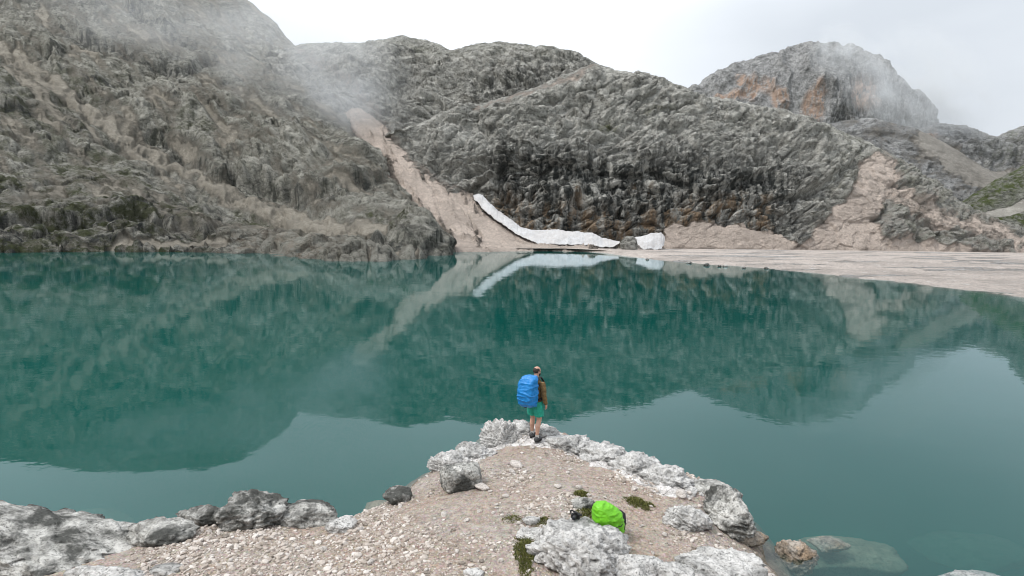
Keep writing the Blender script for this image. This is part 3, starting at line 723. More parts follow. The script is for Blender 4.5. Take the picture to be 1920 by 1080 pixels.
# ================================================================== water
def water_material():
    t = NT("lake_water"); p = t.pos()
    n1 = t.noise(t.mapv(p, (1.0, 1.5, 1)), 1.1, 3, .5)
    n2 = t.noise(t.mapv(p, (.35, .8, 1), loc=(4, 2, 0)), .30, 3, .5)
    big = t.ramp(t.noise(t.mapv(p, (.02, .035, 1)), 1, 3, .5), [(.35, .35), (.65, 1.0)])
    h = t.math('ADD', t.math('MULTIPLY', n1, .22), t.math('MULTIPLY', n2, .8))
    nr = t.bump(t.math('MULTIPLY', h, big), 1.0, .018)
    fr = t.node("ShaderNodeFresnel", {"IOR": 1.42, "Normal": nr}).outputs[0]
    gl = t.node("ShaderNodeBsdfGlossy", {"Color": (.86, .95, 1.0), "Roughness": .02, "Normal": nr}).outputs[0]
    tr = t.node("ShaderNodeBsdfTransparent", {"Color": (1, 1, 1)}).outputs[0]
    mx = t.node("ShaderNodeMixShader", {0: fr, 1: tr, 2: gl})
    t.l.new(mx.outputs[0], t.out.inputs[0])
    ab = t.node("ShaderNodeVolumeAbsorption", {"Color": (.05, .62, .58), "Density": .75}).outputs[0]
    sc = t.node("ShaderNodeVolumeScatter", {"Color": (.04, .57, .50), "Density": .37, "Anisotropy": .3}).outputs[0]
    ad = t.node("ShaderNodeAddShader", {0: ab, 1: sc})
    t.l.new(ad.outputs[0], t.out.inputs[1])
    return t.m
def build_lake():
    x0, x1, y0, y1, zb = -330, 330, -45, 330, -13
    V = [(x0, y0, zb), (x1, y0, zb), (x1, y1, zb), (x0, y1, zb), (x0, y0, 0), (x1, y0, 0), (x1, y1, 0), (x0, y1, 0)]
    F = [(3, 2, 1, 0), (4, 5, 6, 7), (0, 1, 5, 4), (1, 2, 6, 5), (2, 3, 7, 6), (3, 0, 4, 7)]
    return tag(mesh_np("lake_water", V, F, water_material(), smooth=False), kind="structure")
build_lake()

# ================================================================== old snow at the foot of the cliff
def snow_material():
    t = NT("old_snow"); p = t.pos()
    n = t.noise(p, .5, 6, .65); n2 = t.noise(p, 3, 4, .7)
    c = t.ramp(n, [(.3, (.38, .385, .395)), (.6, (.54, .545, .555))])
    c = t.mix(t.ramp(n2, [(.36, .7), (.50, 0.0)]), c, (.36, .33, .31))
    c = t.mix(t.ramp(t.noise(p, .16, 5, .6), [(.42, .4), (.6, 0.0)]), c, (.45, .42, .40))
    t.principled(c, .6, t.bump(n, .5, .5), Specular_IOR_Level=.3)
    return t.m
m_snow = snow_material()
def snow_patch(up, lo, thick, nc, label, seed):
    a = resample([[x, y, *at_y(x, y, Y)] for x, y, Y in up], nc)[:, 2:]
    b = resample([[x, y, *at_y(x, y, Y)] for x, y, Y in lo], nc)[:, 2:]
    j = np.stack([0 * a[:, 0], 0 * a[:, 0], 1.1 * fbm(b / 4.0, 4, .6, seed + 5)], 1); b = b + j; a = a + j * .6
    rows = []
    for t in np.linspace(0, 1, 22):
        r = a * (1 - t) + b * t
        r = r + np.array([0, -.6, .7]) * (np.sin(np.pi * min(1, t * 1.15)) * thick)
        r[:, 2] += .35 * fbm(r / 3.2, 3, .5, seed) + .12 * fbm(r / .9, 2, .5, seed + 1)
        rows.append(r)
    rows.append(rows[-1] + np.array([0, .25, -.45 * thick]))            # blunt melting lip
    rows.append(rows[-1] + np.array([0, 1.8, -.25 * thick]))
    back = a + np.array([0, 4.0, -2.5]); rows = [back] + rows
    X = np.array(rows)
    f = grid_faces(X.shape[0], X.shape[1])
    if (grid_normals(X) * (CAM - X)).sum(-1).mean() < 0: f = f[:, ::-1]
    return tag(mesh_np("snow_patch", X.reshape(-1, 3), f, m_snow), label, "snow", "old snow under the cliff")
snow_patch([(887, 366, 194), (905, 364, 193), (916, 378, 190), (935, 396, 187), (955, 409, 184), (976, 425, 180), (1000, 431, 178), (1048, 430, 176), (1062, 434, 175), (1110, 437, 174), (1138, 448, 173), (1161, 452, 172)],
           [(889, 372, 192), (902, 387, 188), (926, 409, 183), (956, 430, 178), (985, 446, 174), (1008, 456, 171), (1060, 458, 170), (1108, 461, 169), (1148, 463, 168), (1162, 456, 168)],
           .30, 260, "long curved white snow patch running down beside the pink scree fan", 400)
snow_patch([(1190, 445, 170), (1205, 441, 169), (1225, 437, 168), (1240, 436, 168), (1247, 446, 168)],
           [(1196, 458, 167), (1207, 466, 165), (1222, 467, 165), (1240, 467, 165), (1245, 460, 166)],
           .32, 90, "small blocky white snow patch at the cliff foot, nearest the beach", 410)

# ================================================================== boulders
def ico(sub):
    bm = bmesh.new(); bmesh.ops.create_icosphere(bm, subdivisions=sub, radius=1)
    V = np.array([v.co[:] for v in bm.verts]); Fc = np.array([[v.index for v in f.verts] for f in bm.faces]); bm.free()
    return V / np.linalg.norm(V, axis=1, keepdims=True), Fc
ICO = {k: ico(k) for k in (1, 2, 3, 4, 5, 6)}
def rock_shape(sub, dims, seed, blocky=.6, rough=1.0, strata=None, squareness=0.0, freq=1.0):
    N, Fc = ICO[sub]; rg = np.random.default_rng(seed)
    r = np.ones(len(N))
    if squareness:
        q = np.abs(N) ** 5; r = r * ((q.sum(1)) ** (-1 / 5.) * squareness + (1 - squareness)) / (1 + .22 * squareness)
    for _ in range(int(17 * blocky)):
        n = rg.normal(size=3); n /= np.linalg.norm(n); k = rg.uniform(.66, .92)
        dt = N @ n
        r = np.where(dt > .05, np.minimum(r, k / np.maximum(dt, .05)), r)
    o = rg.uniform(0, 50, 3)
    S = N * r[:, None] * (np.array(dims) / max(dims)) * freq
    r = r * (1 + .11 * rough * fbm(S * 1.5 + o, 3, .5, seed))
    a = ridged(S * 2.2 + o, 5, .6, seed + 1)
    f1, f2 = worley(S * 3.4 + o + .25 * np.stack([fbm(S * 4 + k * 7, 2, .5, seed + k) for k in range(3)], -1), seed + 2)
    e = np.clip((f2 - f1) * 2.6, 0, 1)
    _, _, cv = worley(S * 2.6 + o + 3, seed + 7, True); _, _, cv2 = worley(S * 6.0 + o, seed + 8, True)
    pit = sm(.30, .12, worley(S * 7.5 + o, seed + 3)[0])
    b = fbm(S * 11 + o, 3, .6, seed + 4)
    d = -.08 * a + .05 * e - .035 * pit + .035 * b + .075 * cv + .035 * cv2
    if strata is not None:
        t = (S @ np.array(strata)) * 7 + fbm(S * 2 + o, 2, .5, seed + 5); fr = t - np.floor(t)
        d = d + .07 * np.where(fr < .7, fr / .7, (1 - fr) / .3)
    r = r * (1 + rough * d)
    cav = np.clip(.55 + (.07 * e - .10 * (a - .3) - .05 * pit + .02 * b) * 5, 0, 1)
    return N * r[:, None] * np.array(dims) / 2, Fc, cav
def gz(x, y): return float(ground_z(np.array([x]), np.array([y]))[0][0])
ROCKS = []
def rock(label, px0, px1, py_top, py_bot, mat, seed, depth=.8, sub=5, zg=None, lift=.0, rz=0.0, cat="rock", group=None, name="boulder", sink=.38, **kw):
    pc = (px0 + px1) / 2
    z = .5 if zg is None else zg
    for _ in range(4):
        f = at_z(pc, py_bot, z)
        if zg is None: z = gz(f[0], f[1])
    dist = np.linalg.norm(f - CAM)
    w = (px1 - px0) * dist / F_PX
    d = w * depth
    c = f + np.array([f[0], f[1], 0]) / np.hypot(f[0], f[1]) * d * .42
    top = at_y(pc, py_top, c[1] + .30 * d)[2]
    # the skyline of a lump is its rear shoulder: keep a minimum body
    h = max(top - z, .25 * min(w, d))
    hh = h / (1 - sink) * 1.05
    V, Fc, cav = rock_shape(sub, (w * 1.04, d, hh), seed, **kw)
    V[:, 2] += hh * (.5 - sink)
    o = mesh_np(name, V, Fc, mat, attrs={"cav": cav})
    o.location = (c[0], c[1], z + lift); o.rotation_euler = (0, 0, rz)
    tag(o, label, cat, group)
    ROCKS.append((c[0], c[1], max(w, d) / 2, o))
    return o
# left shore
big_ = rock("biggest dark grey boulder, at the left edge of the picture by the shore", -140, 262, 958, 1066, m_rock_dark, 501, depth=.42, sub=6, rough=1.1, strata=(.35, .3, 1), freq=1.8, sink=.28)
big_.rotation_euler = (-.12, .17, -.05); big_.location.z -= .14
rock("flat layered dark rock at the water between the biggest boulder and the humped ones", 256, 350, 968, 1020, m_rock_dark, 502, depth=.7, strata=(.1, .1, 1))
rock("low rock lying behind the flat layered rock, against the water", 345, 412, 944, 985, m_rock_dark, 503, depth=.6, strata=(.2, .1, 1))
rock("tallest humped rock of the left shore, white on top and dark below", 418, 528, 918, 990, m_rock_dark, 504, depth=.75, sub=6, strata=(-.2, .1, 1), rough=1.15)
rock("rounded rock leaning right beside the tallest humped rock", 515, 622, 934, 988, m_rock_dark, 505, depth=.6, strata=(.3, .1, 1))
rock("small pale rock ending the row of shore rocks", 615, 668, 964, 998, m_rock, 506, depth=.7)
rock("white stone sunk in gravel below the biggest dark boulder", 150, 258, 1070, 1092, m_rock, 507, depth=.4, sub=5, rough=1.5)
rock("half buried white slab in the gravel at the lower left", 290, 338, 1060, 1078, m_rock, 508, depth=.6, sub=4)
# middle
rock("square block of dark mottled limestone standing on the gravel spit", 824, 903, 858, 922, m_rock_dark, 513, depth=.85, sub=6, squareness=.8, blocky=.25, rough=.7, sink=.22, rz=.35)
rock("dark low rock at the waterline left of the square block", 722, 772, 906, 945, m_rock_dark, 511, depth=1.0, sub=4)
rock("grey slab sloping under water beside the dark waterline rock", 680, 742, 936, 972, m_rock_sunk, 512, depth=.9, sub=4, zg=-.25)
# tip of the spit
TIPKW = dict(blocky=.9, rough=1.35, strata=(.15, .1, 1), sink=.58, freq=1.35)
rock("overhanging white rock ledge at the left of the spit's tip", 900, 976, 788, 834, m_rock, 520, depth=.75, sub=6, **TIPKW)
rock("knobbly white rock at the spit's tip, right behind the hiker's feet", 1000, 1048, 793, 822, m_rock, 521, depth=1.2, sub=5, **TIPKW)
rock("low white rock between the overhanging ledge and the knobbly tip rock", 946, 1012, 799, 816, m_rock, 522, depth=.9, sub=5, **TIPKW)
rock("white shore rock just right of the knobbly tip rock", 1026, 1112, 816, 846, m_rock, 523, depth=.8, sub=5, **TIPKW)
rock("white shore rock, second to the right of the knobbly tip rock", 1078, 1178, 832, 868, m_rock, 524, depth=.8, sub=5, **TIPKW)
rock("white shore rock, third to the right of the knobbly tip rock", 1140, 1236, 851, 890, m_rock, 525, depth=.8, sub=5, **TIPKW)
rock("low white shore rock where the right-hand rim of the spit turns brown", 1200, 1290, 872, 906, m_rock, 526, depth=.8, sub=5, **TIPKW)
rock("pale broken rock on the left rim of the spit, below the ledge", 852, 924, 832, 862, m_rock, 527, depth=.9, sub=5, **TIPKW)
rock("small pale rock on the left rim, right above the square block", 808, 880, 855, 880, m_rock, 528, depth=.9, sub=5, **TIPKW)
# centre foreground
rock("largest white boulder in the foreground, in front of the green backpack", 975, 1168, 972, 1085, m_rock, 530, depth=.8, sub=6, rough=1.25, sink=.3, strata=(.7, .2, .6), freq=1.25)
rock("small white rock leaning on the left shoulder of the largest white boulder", 968, 1022, 984, 1014, m_rock, 531, depth=.8)
rock("dark topped pale rock left of the green backpack's top", 1066, 1114, 930, 956, m_rock_dark, 532, depth=.8)
rock("little round grey rock in the brown soil left of the boulder", 980, 1012, 964, 984, m_rock, 533, depth=.8, sub=4)
rock("pointed white rock right of the largest boulder at the bottom edge", 1120, 1236, 1034, 1094, m_rock, 534, depth=.7, sub=6, rough=1.2)
rock("smaller white rock between two bigger ones at the bottom edge", 1205, 1292, 1046, 1094, m_rock, 535, depth=.7, sub=5)
rock("broad rounded white boulder at the bottom edge, nearest the right shore", 1280, 1428, 1029, 1100, m_rock, 536, depth=.7, sub=6, rough=1.1)
rock("small white stone lying alone at the bottom edge left of the boulder", 870, 912, 1064, 1084, m_rock, 537, depth=.7, sub=4)
# right shore
rock("grey banded rock on the right of the spit, inland of the dark shore rock", 1252, 1332, 938, 994, m_rock, 540, depth=.7, sub=6, strata=(.5, .3, .8), lift=-.05)
rock("dark ragged shore rock at the right edge of the spit", 1325, 1398, 908, 1000, m_rock_dark, 541, depth=1.7, sub=6, rough=1.2, strata=(0, .1, 1))
rock("low dark rock on the right shoreline above the ragged one", 1295, 1372, 898, 934, m_rock_dark, 546, depth=.8, sub=5)
rock("ochre and black rock at the right waterline", 1368, 1432, 983, 1022, m_rock_warm, 542, depth=.7, sub=5)
rock("ochre rock standing in the water at the lower right", 1452, 1518, 1008, 1080, m_rock_warm, 543, depth=.75, sub=6, zg=-.35, sink=.15)
rock("drowned flat slab in the shallow water at the lower right", 1490, 1680, 1004, 1090, m_rock_sunk, 544, depth=.55, sub=5, zg=-.85, sink=.3, rough=.6)
rock("tip of a rock just breaking the water above the drowned slab", 1520, 1582, 1000, 1030, m_rock_warm, 545, depth=.6, sub=4, zg=-.22)
rock("pale rock at the bottom edge in the lower right corner", 1782, 1874, 1070, 1110, m_rock, 547, depth=.6, sub=5, zg=-.2)
rock("drowned rock under the surface behind the biggest dark boulder", 120, 228, 950, 1006, m_rock_sunk, 548, depth=.7, sub=5, zg=-1.25, sink=.3, rough=.7)
rock("long drowned rock deep in the far lower right water", 1740, 1900, 1015, 1070, m_rock_sunk, 549, depth=.6, sub=5, zg=-1.7, sink=.3, rough=.6)
rock("brown rock between the two snow patches", 1163, 1196, 443, 464, m_cliff, 550, depth=.8, sub=4, zg=1.2, name="rock")
for i, (x, y, w) in enumerate(((1292, 494, 10), (1325, 498, 12), (1349, 500, 8), (1360, 500, 10), (1394, 503, 7), (1437, 504, 9), (1213, 487, 8))):
    rock("small dark stone at the far beach's waterline", x - w / 2, x + w / 2, y - w * .45, y, m_rock_dark, 560 + i, sub=2, zg=.02, name="stone", cat="stone", group="dark stones on the far waterline")

# ================================================================== loose stones and gravel
def on_land(n, box, seed):
    rg = np.random.default_rng(seed); P = rg.uniform(0, 1, (n, 2)) * (np.array(box[1]) - np.array(box[0])) + np.array(box[0])
    z, bd, s = ground_z(P[:, 0], P[:, 1])
    px, py = to_px(np.stack([P[:, 0], P[:, 1], z], -1))
    k = (s > .12) & (px > -40) & (px < 1960) & (py < 1110) & (py > 780)
    for rx, ry, rr, _ in ROCKS: k &= np.hypot(P[:, 0] - rx, P[:, 1] - ry) > rr * .75
    return P[k], z[k], bd[k], px[k], py[k]
m_stone = rock_mat("pale_stone", light=(.66, .61, .57), mid=(.46, .41, .37), lich=.18, sc=2.0)
protos = []
for i in range(7):
    V, Fc, cav = rock_shape(3, (1, .8, .55), 700 + i, blocky=.8, rough=.55)
    me_o = mesh_np("stone", V, Fc, m_stone, attrs={"cav": np.clip(cav + .3, 0, 1)}); protos.append(me_o.data); bpy.data.objects.remove(me_o)
rg = np.random.default_rng(77)
SPEC = [("rounded white stone on the right of the spit, just above the long moss strip", 1277, 926, 30),
        ("flat white stone lying on the upper gravel, largest one below the hiker", 968, 870, 26),
        ("pale stone below and right of the square block", 902, 912, 30),
        ("white stone lying below the flat one on the upper gravel", 960, 882, 16)]
def put_stone(x, y, size, label, group, mi):
    o = bpy.data.objects.new("stone", protos[mi]); col.objects.link(o)
    o.location = (x, y, gz(x, y) + size * .10); o.rotation_euler = (rg.uniform(-.3, .3), rg.uniform(-.3, .3), rg.uniform(0, 6.3))
    o.scale = (size * rg.uniform(.85, 1.2), size * rg.uniform(.8, 1.1), size * rg.uniform(.7, 1.1))
    tag(o, label, "stone", group)
for i, (lb, x, y, w) in enumerate(SPEC):
    p = at_z(x, y, .75); p = at_z(x, y, gz(p[0], p[1]) + .03)
    put_stone(p[0], p[1], w * np.linalg.norm(p - CAM) / F_PX, lb, None, i)
P, z, bd, px, py = on_land(420, ((-9, 6.2), (5, 14.5)), 31)
for i in range(min(len(P), 150)):
    put_stone(P[i, 0], P[i, 1], float(np.clip(rg.lognormal(-2.35, .32), .065, .20)), "pale loose limestone piece strewn on the gravel of the spit", "loose stones on the gravel spit", i % 7)

rim_meshes = []
for i in range(5):
    V_, F_, c_ = rock_shape(3, (1, .8, .65), 790 + i, blocky=1.0, rough=1.3)
    me_o = mesh_np("stone", V_, F_, m_rock, attrs={"cav": c_}); rim_meshes.append(me_o.data); bpy.data.objects.remove(me_o)
rim_line = [(815, 878), (850, 866), (890, 846), (915, 826), (960, 812), (1030, 812), (1075, 830), (1130, 850), (1190, 872), (1250, 892), (1310, 912), (1370, 945), (1390, 985)]
rl = resample(rim_line, 90)
for i in range(90):
    x, y = rl[i] + rg.normal(0, 1, 2) * np.array([9, 5]) + np.array([0, 7])
    if 965 < x < 1030 and y < 836: continue
    p = at_z(x, y, .5); p = at_z(x, y, gz(p[0], p[1])); sz = float(np.clip(rg.lognormal(-1.75, .4), .10, .36))
    o = bpy.data.objects.new("stone", rim_meshes[i % 5]); col.objects.link(o)
    o.location = (p[0], p[1], gz(p[0], p[1]) + sz * .06); o.rotation_euler = (rg.uniform(-.4, .4), rg.uniform(-.4, .4), rg.uniform(0, 6.3))
    o.scale = (sz * rg.uniform(.8, 1.4), sz * rg.uniform(.7, 1.1), sz * rg.uniform(.6, 1.0))
    tag(o, "broken piece of white bedrock lying along the rim of the spit", "stone", "broken bedrock along the rim")
def gravel_material():
    t = NT("gravel_pebbles"); a = t.attr("tone")
    c = t.ramp(a, [(0, (.13, .108, .09)), (.3, (.29, .24, .20)), (.65, (.46, .40, .355)), (1, (.68, .635, .595))])
    c = t.mix(.25, c, t.ramp(t.noise(t.pos(), 40, 3), [(.3, (.2, .18, .15)), (.7, (.6, .55, .5))]))
    t.principled(c, .95, Specular_IOR_Level=.15)
    return t.m
def build_gravel():
    P, z, bd, px, py = on_land(120000, ((-11, 5.6), (6.2, 15.0)), 41)
    rg = np.random.default_rng(9)
    n = fbm(np.stack([P[:, 0] / 1.3, P[:, 1] / 1.3, 0 * z], -1), 3, .5, 230)
    dense = sm(-.25, .35, n - .12 + .6 * sm(1.0, -2.5, P[:, 0]) * sm(10.0, 8.3, P[:, 1]))
    k = rg.uniform(size=len(P)) < (.12 + .88 * dense) * (1 - .65 * bd)
    P, z, dense = P[k], z[k], dense[k]
    N, Fc = ICO[1]; nv = len(N)
    shapes = np.array([N * (1 + .28 * fbm(N * 1.4 + i * 9.1, 2, .5, 300 + i))[:, None] * np.array([1, rg.uniform(.6, .95), rg.uniform(.4, .75)]) for i in range(24)])
    size = np.clip(rg.lognormal(-4.32, .6, len(P)), .004, .055) * (.75 + .5 * dense)
    V = shapes[rg.integers(0, 24, len(P))] * size[:, None, None]
    th = rg.uniform(0, 6.3, len(P)); c, s = np.cos(th)[:, None], np.sin(th)[:, None]
    tl = rg.normal(0, .25, len(P))[:, None]
    X = V[..., 0] * c - V[..., 1] * s; Y = V[..., 0] * s + V[..., 1] * c; Z = V[..., 2] + X * tl
    W = np.stack([X + P[:, :1], Y + P[:, 1:], Z + (z + size * .15)[:, None]], -1).reshape(-1, 3)
    F = (Fc[None] + (np.arange(len(P)) * nv)[:, None, None]).reshape(-1, 3)
    tone = np.repeat(np.clip(rg.normal(.46 + .14 * dense, .26), 0, 1), nv)
    o = mesh_np("gravel", W, F, gravel_material(), smooth=False, attrs={"tone": tone})
    tag(o, "loose tan and white gravel covering the spit", "gravel", kind="stuff")
    return len(P)
NG = build_gravel()
print("gravel", NG)

# ================================================================== moss and grass cushions
def moss_material():
    t = NT("moss"); c = t.ramp(t.attr("tone"), [(0, (.035, .045, .012)), (.5, (.105, .115, .030)), (1, (.22, .19, .075))])
    t.principled(c, .85, Specular_IOR_Level=.2); return t.m
m_moss = moss_material()
def moss(label, cx, cy, w, h, n, seed, tall=.05, ang=0.0):
    p = at_z(cx, cy, .75); p = at_z(cx, cy, gz(p[0], p[1]) + .02)
    d = np.linalg.norm(p - CAM) / F_PX
    rg = np.random.default_rng(seed)
    a = rg.uniform(0, 6.3, n); r = np.sqrt(rg.uniform(0, 1, n))
    lx = r * np.cos(a) * w / 2 * d; ly = r * np.sin(a) * h / 2 * d / .38
    q = np.stack([lx * 6, ly * 6, 0 * lx], -1); keep = fbm(q, 3, .55, seed) + .6 > r * .55
    lx, ly, r = lx[keep], ly[keep], r[keep]; n = len(lx)
    x = p[0] + lx * math.cos(ang) - ly * math.sin(ang); y = p[1] + lx * math.sin(ang) + ly * math.cos(ang)
    z = ground_z(x, y)[0] + .03 * (1 - r)
    hgt = tall * rg.uniform(.5, 1.2, n) * (1.1 - .6 * r); th = rg.uniform(0, 6.3, n); wd = rg.uniform(.004, .009, n)
    lean = rg.normal(0, .6, (n, 2)) * hgt[:, None]
    b = np.stack([x, y, z - .01], -1)
    e = np.stack([np.cos(th) * wd, np.sin(th) * wd, 0 * wd], -1)
    tip = b + np.stack([lean[:, 0], lean[:, 1], hgt], -1)
    mid = (b + tip) / 2 + np.stack([0 * wd, 0 * wd, hgt * .12], -1)
    V = np.stack([b - e, b + e, mid + e * .8, tip, mid - e * .8], 1).reshape(-1, 3)
    k = (np.arange(n) * 5)[:, None]
    F = np.concatenate([k + np.array([[0, 1, 2]]), k + np.array([[0, 2, 4]]), k + np.array([[4, 2, 3]])])
    tone = np.clip(rg.normal(.5, .2, n), 0, 1)
    V -= np.array([p[0], p[1], p[2]])
    o = mesh_np("moss_patch", V, F, m_moss, smooth=False, attrs={"tone": np.repeat(tone, 5)})
    o.location = p
    return tag(o, label, "moss", "moss cushions on the spit")
moss("small round moss cushion above the dark topped rock", 1091, 925, 30, 12, 900, 801)
moss("long moss strip in the gravel right of the green backpack", 1198, 942, 58, 16, 1800, 802, ang=-.5)
moss("olive moss in the hollow just left of the green backpack", 1098, 958, 44, 26, 1500, 803)
moss("dark moss hanging on the left foot of the largest white boulder", 985, 1030, 40, 60, 2600, 804, tall=.07)
moss("thin moss in the brown soil left of the largest boulder's top", 1012, 976, 60, 16, 900, 805, tall=.035)
moss("sparse moss in the brown soil farther left of the boulder", 960, 972, 44, 14, 450, 806, tall=.03)

# ================================================================== soft-shape helpers
def ring_tube(pts, radii, n=16, cap=True):
    """tube through pts; radii = r or (ra, rb); closed with fans"""
    P = np.array(pts, float); m = len(P)
    T = np.gradient(P, axis=0); T /= np.linalg.norm(T, axis=1, keepdims=True) + 1e-9
    ref = np.array([1., 0, 0]) if abs(T[0][0]) < .9 else np.array([0, 1., 0])
    V = []
    for i in range(m):
        a = ref - T[i] * (ref @ T[i]); a /= np.linalg.norm(a); b = np.cross(T[i], a); ref = a
        ra, rb = radii[i] if isinstance(radii[i], (tuple, list)) else (radii[i], radii[i])
        th = np.linspace(0, 2 * np.pi, n, endpoint=False)
        V.append(P[i] + np.cos(th)[:, None] * a * ra + np.sin(th)[:, None] * b * rb)
    V = np.concatenate(V); F = []
    for i in range(m - 1):
        for j in range(n):
            k = (j + 1) % n; F.append((i * n + j, i * n + k, (i + 1) * n + k, (i + 1) * n + j))
    if cap:
        V = np.concatenate([V, [P[0]], [P[-1]]]); c0, c1 = len(V) - 2, len(V) - 1
        for j in range(n):
            k = (j + 1) % n; F.append((k, j, c0, c0)); F.append(((m - 1) * n + j, (m - 1) * n + k, c1, c1))
    return V, F
def ellipsoid(c, r, rot=None, sub=3):
    N, Fc = ICO[sub]; V = N * np.array(r)
    if rot is not None: V = V @ np.array(rot).T
    return V + np.array(c), [tuple(f) + (f[-1],) for f in Fc]
def merge(parts):
    Vs, Fs, k = [], [], 0
    for V, F in parts:
        Vs.append(V); Fs += [tuple(dict.fromkeys(i + k for i in f)) for f in F]; k += len(V)
    return np.concatenate(Vs), Fs
def poly_obj(name, V, F, mat, parent=None, smooth=True):
    me = bpy.data.meshes.new(name); me.from_pydata([tuple(map(float, v)) for v in V], [], F); me.update()
    me.polygons.foreach_set("use_smooth", np.full(len(me.polygons), smooth, bool))
    if mat: me.materials.append(mat)
    o = bpy.data.objects.new(name, me); col.objects.link(o)
    if parent: o.parent = parent
    return o
def fused(name, parts, mat, parent, voxel, smooth=4, wr=None):
    """overlapping volumes grown together into one continuous skin"""
    V, F = merge(parts); tmp = poly_obj(name + "_tmp", V, F, None)
    r = tmp.modifiers.new("r", 'REMESH'); r.mode = 'VOXEL'; r.voxel_size = voxel
    sm_ = tmp.modifiers.new("s", 'SMOOTH'); sm_.factor = .5; sm_.iterations = smooth
    bpy.context.view_layer.update()
    ev = tmp.evaluated_get(bpy.context.evaluated_depsgraph_get()); me = bpy.data.meshes.new_from_object(ev)
    bpy.data.objects.remove(tmp)
    me.name = name; me.materials.clear(); me.materials.append(mat)
    n = len(me.vertices); co = np.empty(n * 3, np.float32); me.vertices.foreach_get("co", co); co = co.reshape(-1, 3)
    if wr:
        no = np.empty(n * 3, np.float32); me.vertices.foreach_get("normal", no); no = no.reshape(-1, 3)
        co = co + no * wr(co)[:, None]; me.vertices.foreach_set("co", np.ascontiguousarray(co, np.float32).ravel())
    me.polygons.foreach_set("use_smooth", np.ones(len(me.polygons), bool)); me.update()
    o = bpy.data.objects.new(name, me); col.objects.link(o); o.parent = parent
    return o
def folds(a, l, s, st=(1, 1, 1)):
    return lambda P: a * (ridged(P / l * np.array(st), 3, .5, s) - .4) + a * .5 * fbm(P / (l * .5), 2, .5, s + 3)

# ================================================================== hiker
m_skin = simple_mat("skin", (.50, .29, .21), .55, .06, 30, Subsurface_Weight=.08)
m_hair = simple_mat("dark_hair", (.028, .018, .012), .6, .3, 60, .6)
m_jacket = simple_mat("ochre_brown_jacket", (.145, .09, .032), .8, .22, 14, .3)
m_strapcol = simple_mat("black_webbing", (.012, .012, .014), .7, .2, 40)
m_shorts = simple_mat("green_shorts", (.012, .30, .21), .75, .12, 16, .3)
m_sock = simple_mat("pale_sock", (.55, .53, .50), .9, .08, 60)
m_shoe = simple_mat("grey_shoe", (.07, .072, .075), .75, .3, 40, .3)
m_sole = simple_mat("black_sole", (.02, .02, .02), .85, .2, 40)
m_blue = simple_mat("blue_rain_cover", (.002, .18, .50), .42, .06, 9, .25)
m_green = simple_mat("green_rain_cover", (.14, .47, .010), .42, .06, 9, .25)
m_black = simple_mat("black_plastic", (.012, .012, .013), .4, .2, 30)
m_glass = simple_mat("lens_glass", (.01, .012, .02), .05, .1, 5)

pL = at_z(985, 811, .55); pR = at_z(1004, 821, .55); mid_ = (pL + pR) / 2
mid_[2] = .55
for _ in range(3):
    mid_ = (at_z(993, 821, mid_[2]) + at_z(1011, 831, mid_[2])) / 2; mid_[2] = gz(mid_[0], mid_[1])
FACE = R(-36)
feet_z = max(gz(mid_[0] + dx, mid_[1] + dy) for dx in (-.15, 0, .15) for dy in (-.15, 0, .15)) + .005
person = empty("person", (mid_[0], mid_[1], feet_z), FACE)
tag(person, "hiker standing on the spit's tip with back turned, in brown jacket and green shorts", "person")
AL, AR = (-.125, .10, .10), (.125, -.07, .10)
legL = [(-.09, 0, .95), (-.105, .03, .74), (-.112, .085, .50), (-.118, .06, .36), (-.125, .085, .18), AL, (-.125, .10, .05)]
legR = [(.09, 0, .95), (.105, .0, .74), (.112, .02, .50), (.118, -.05, .36), (.125, -.07, .18), AR, (.125, -.07, .05)]
LR = [.10, .084, .058, .060, .040, .036, .04]
armL = [(-.17, 0, 1.43), (-.235, -.02, 1.28), (-.275, -.03, 1.14), (-.30, .0, 1.02), (-.315, .04, .90)]
armR = [(.17, 0, 1.43), (.235, -.02, 1.28), (.265, -.04, 1.14), (.27, .0, 1.02), (.265, .06, .91)]
ARR = [.062, .052, .044, .040, .030]
hz = R(-22)                                         # head turned to the right
Rh = np.array([[math.cos(hz), -math.sin(hz), 0], [math.sin(hz), math.cos(hz), 0], [0, 0, 1]]) @ np.array([[1, 0, 0], [0, math.cos(-.12), -math.sin(-.12)], [0, math.sin(-.12), math.cos(-.12)]])
HC = np.array([0, .05, 1.665])
def hd(p): return HC + Rh @ np.array(p)
def hand(w, side, curl):
    w = np.array(w, float); d = np.array([0, .25, -1.]); d /= np.linalg.norm(d)
    out = [ring_tube([w, w + d * .045, w + d * .095], [(.026, .018), (.020, .040), (.018, .038)], 10)]
    for k, (o, L) in enumerate(((-.030, .068), (-.010, .078), (.010, .074), (.030, .058))):
        b = w + d * .088 + np.array([0, o, 0]); c = b + d * L * .5 + np.array([-side * curl * .3, 0, 0]) * L
        e = c + d * L * (.5 - curl * .3) + np.array([-side * curl, 0, 0]) * L * .6
        out.append(ring_tube([b, c, e], [.0095, .009, .007], 8))
    b = w + d * .035 + np.array([0, .034, 0]); c = b + d * .03 + np.array([-side * .012, .022, 0]); e = c + d * .032 + np.array([-side * .016, .004, 0])
    out.append(ring_tube([b, c, e], [.012, .0105, .008], 8))
    return out
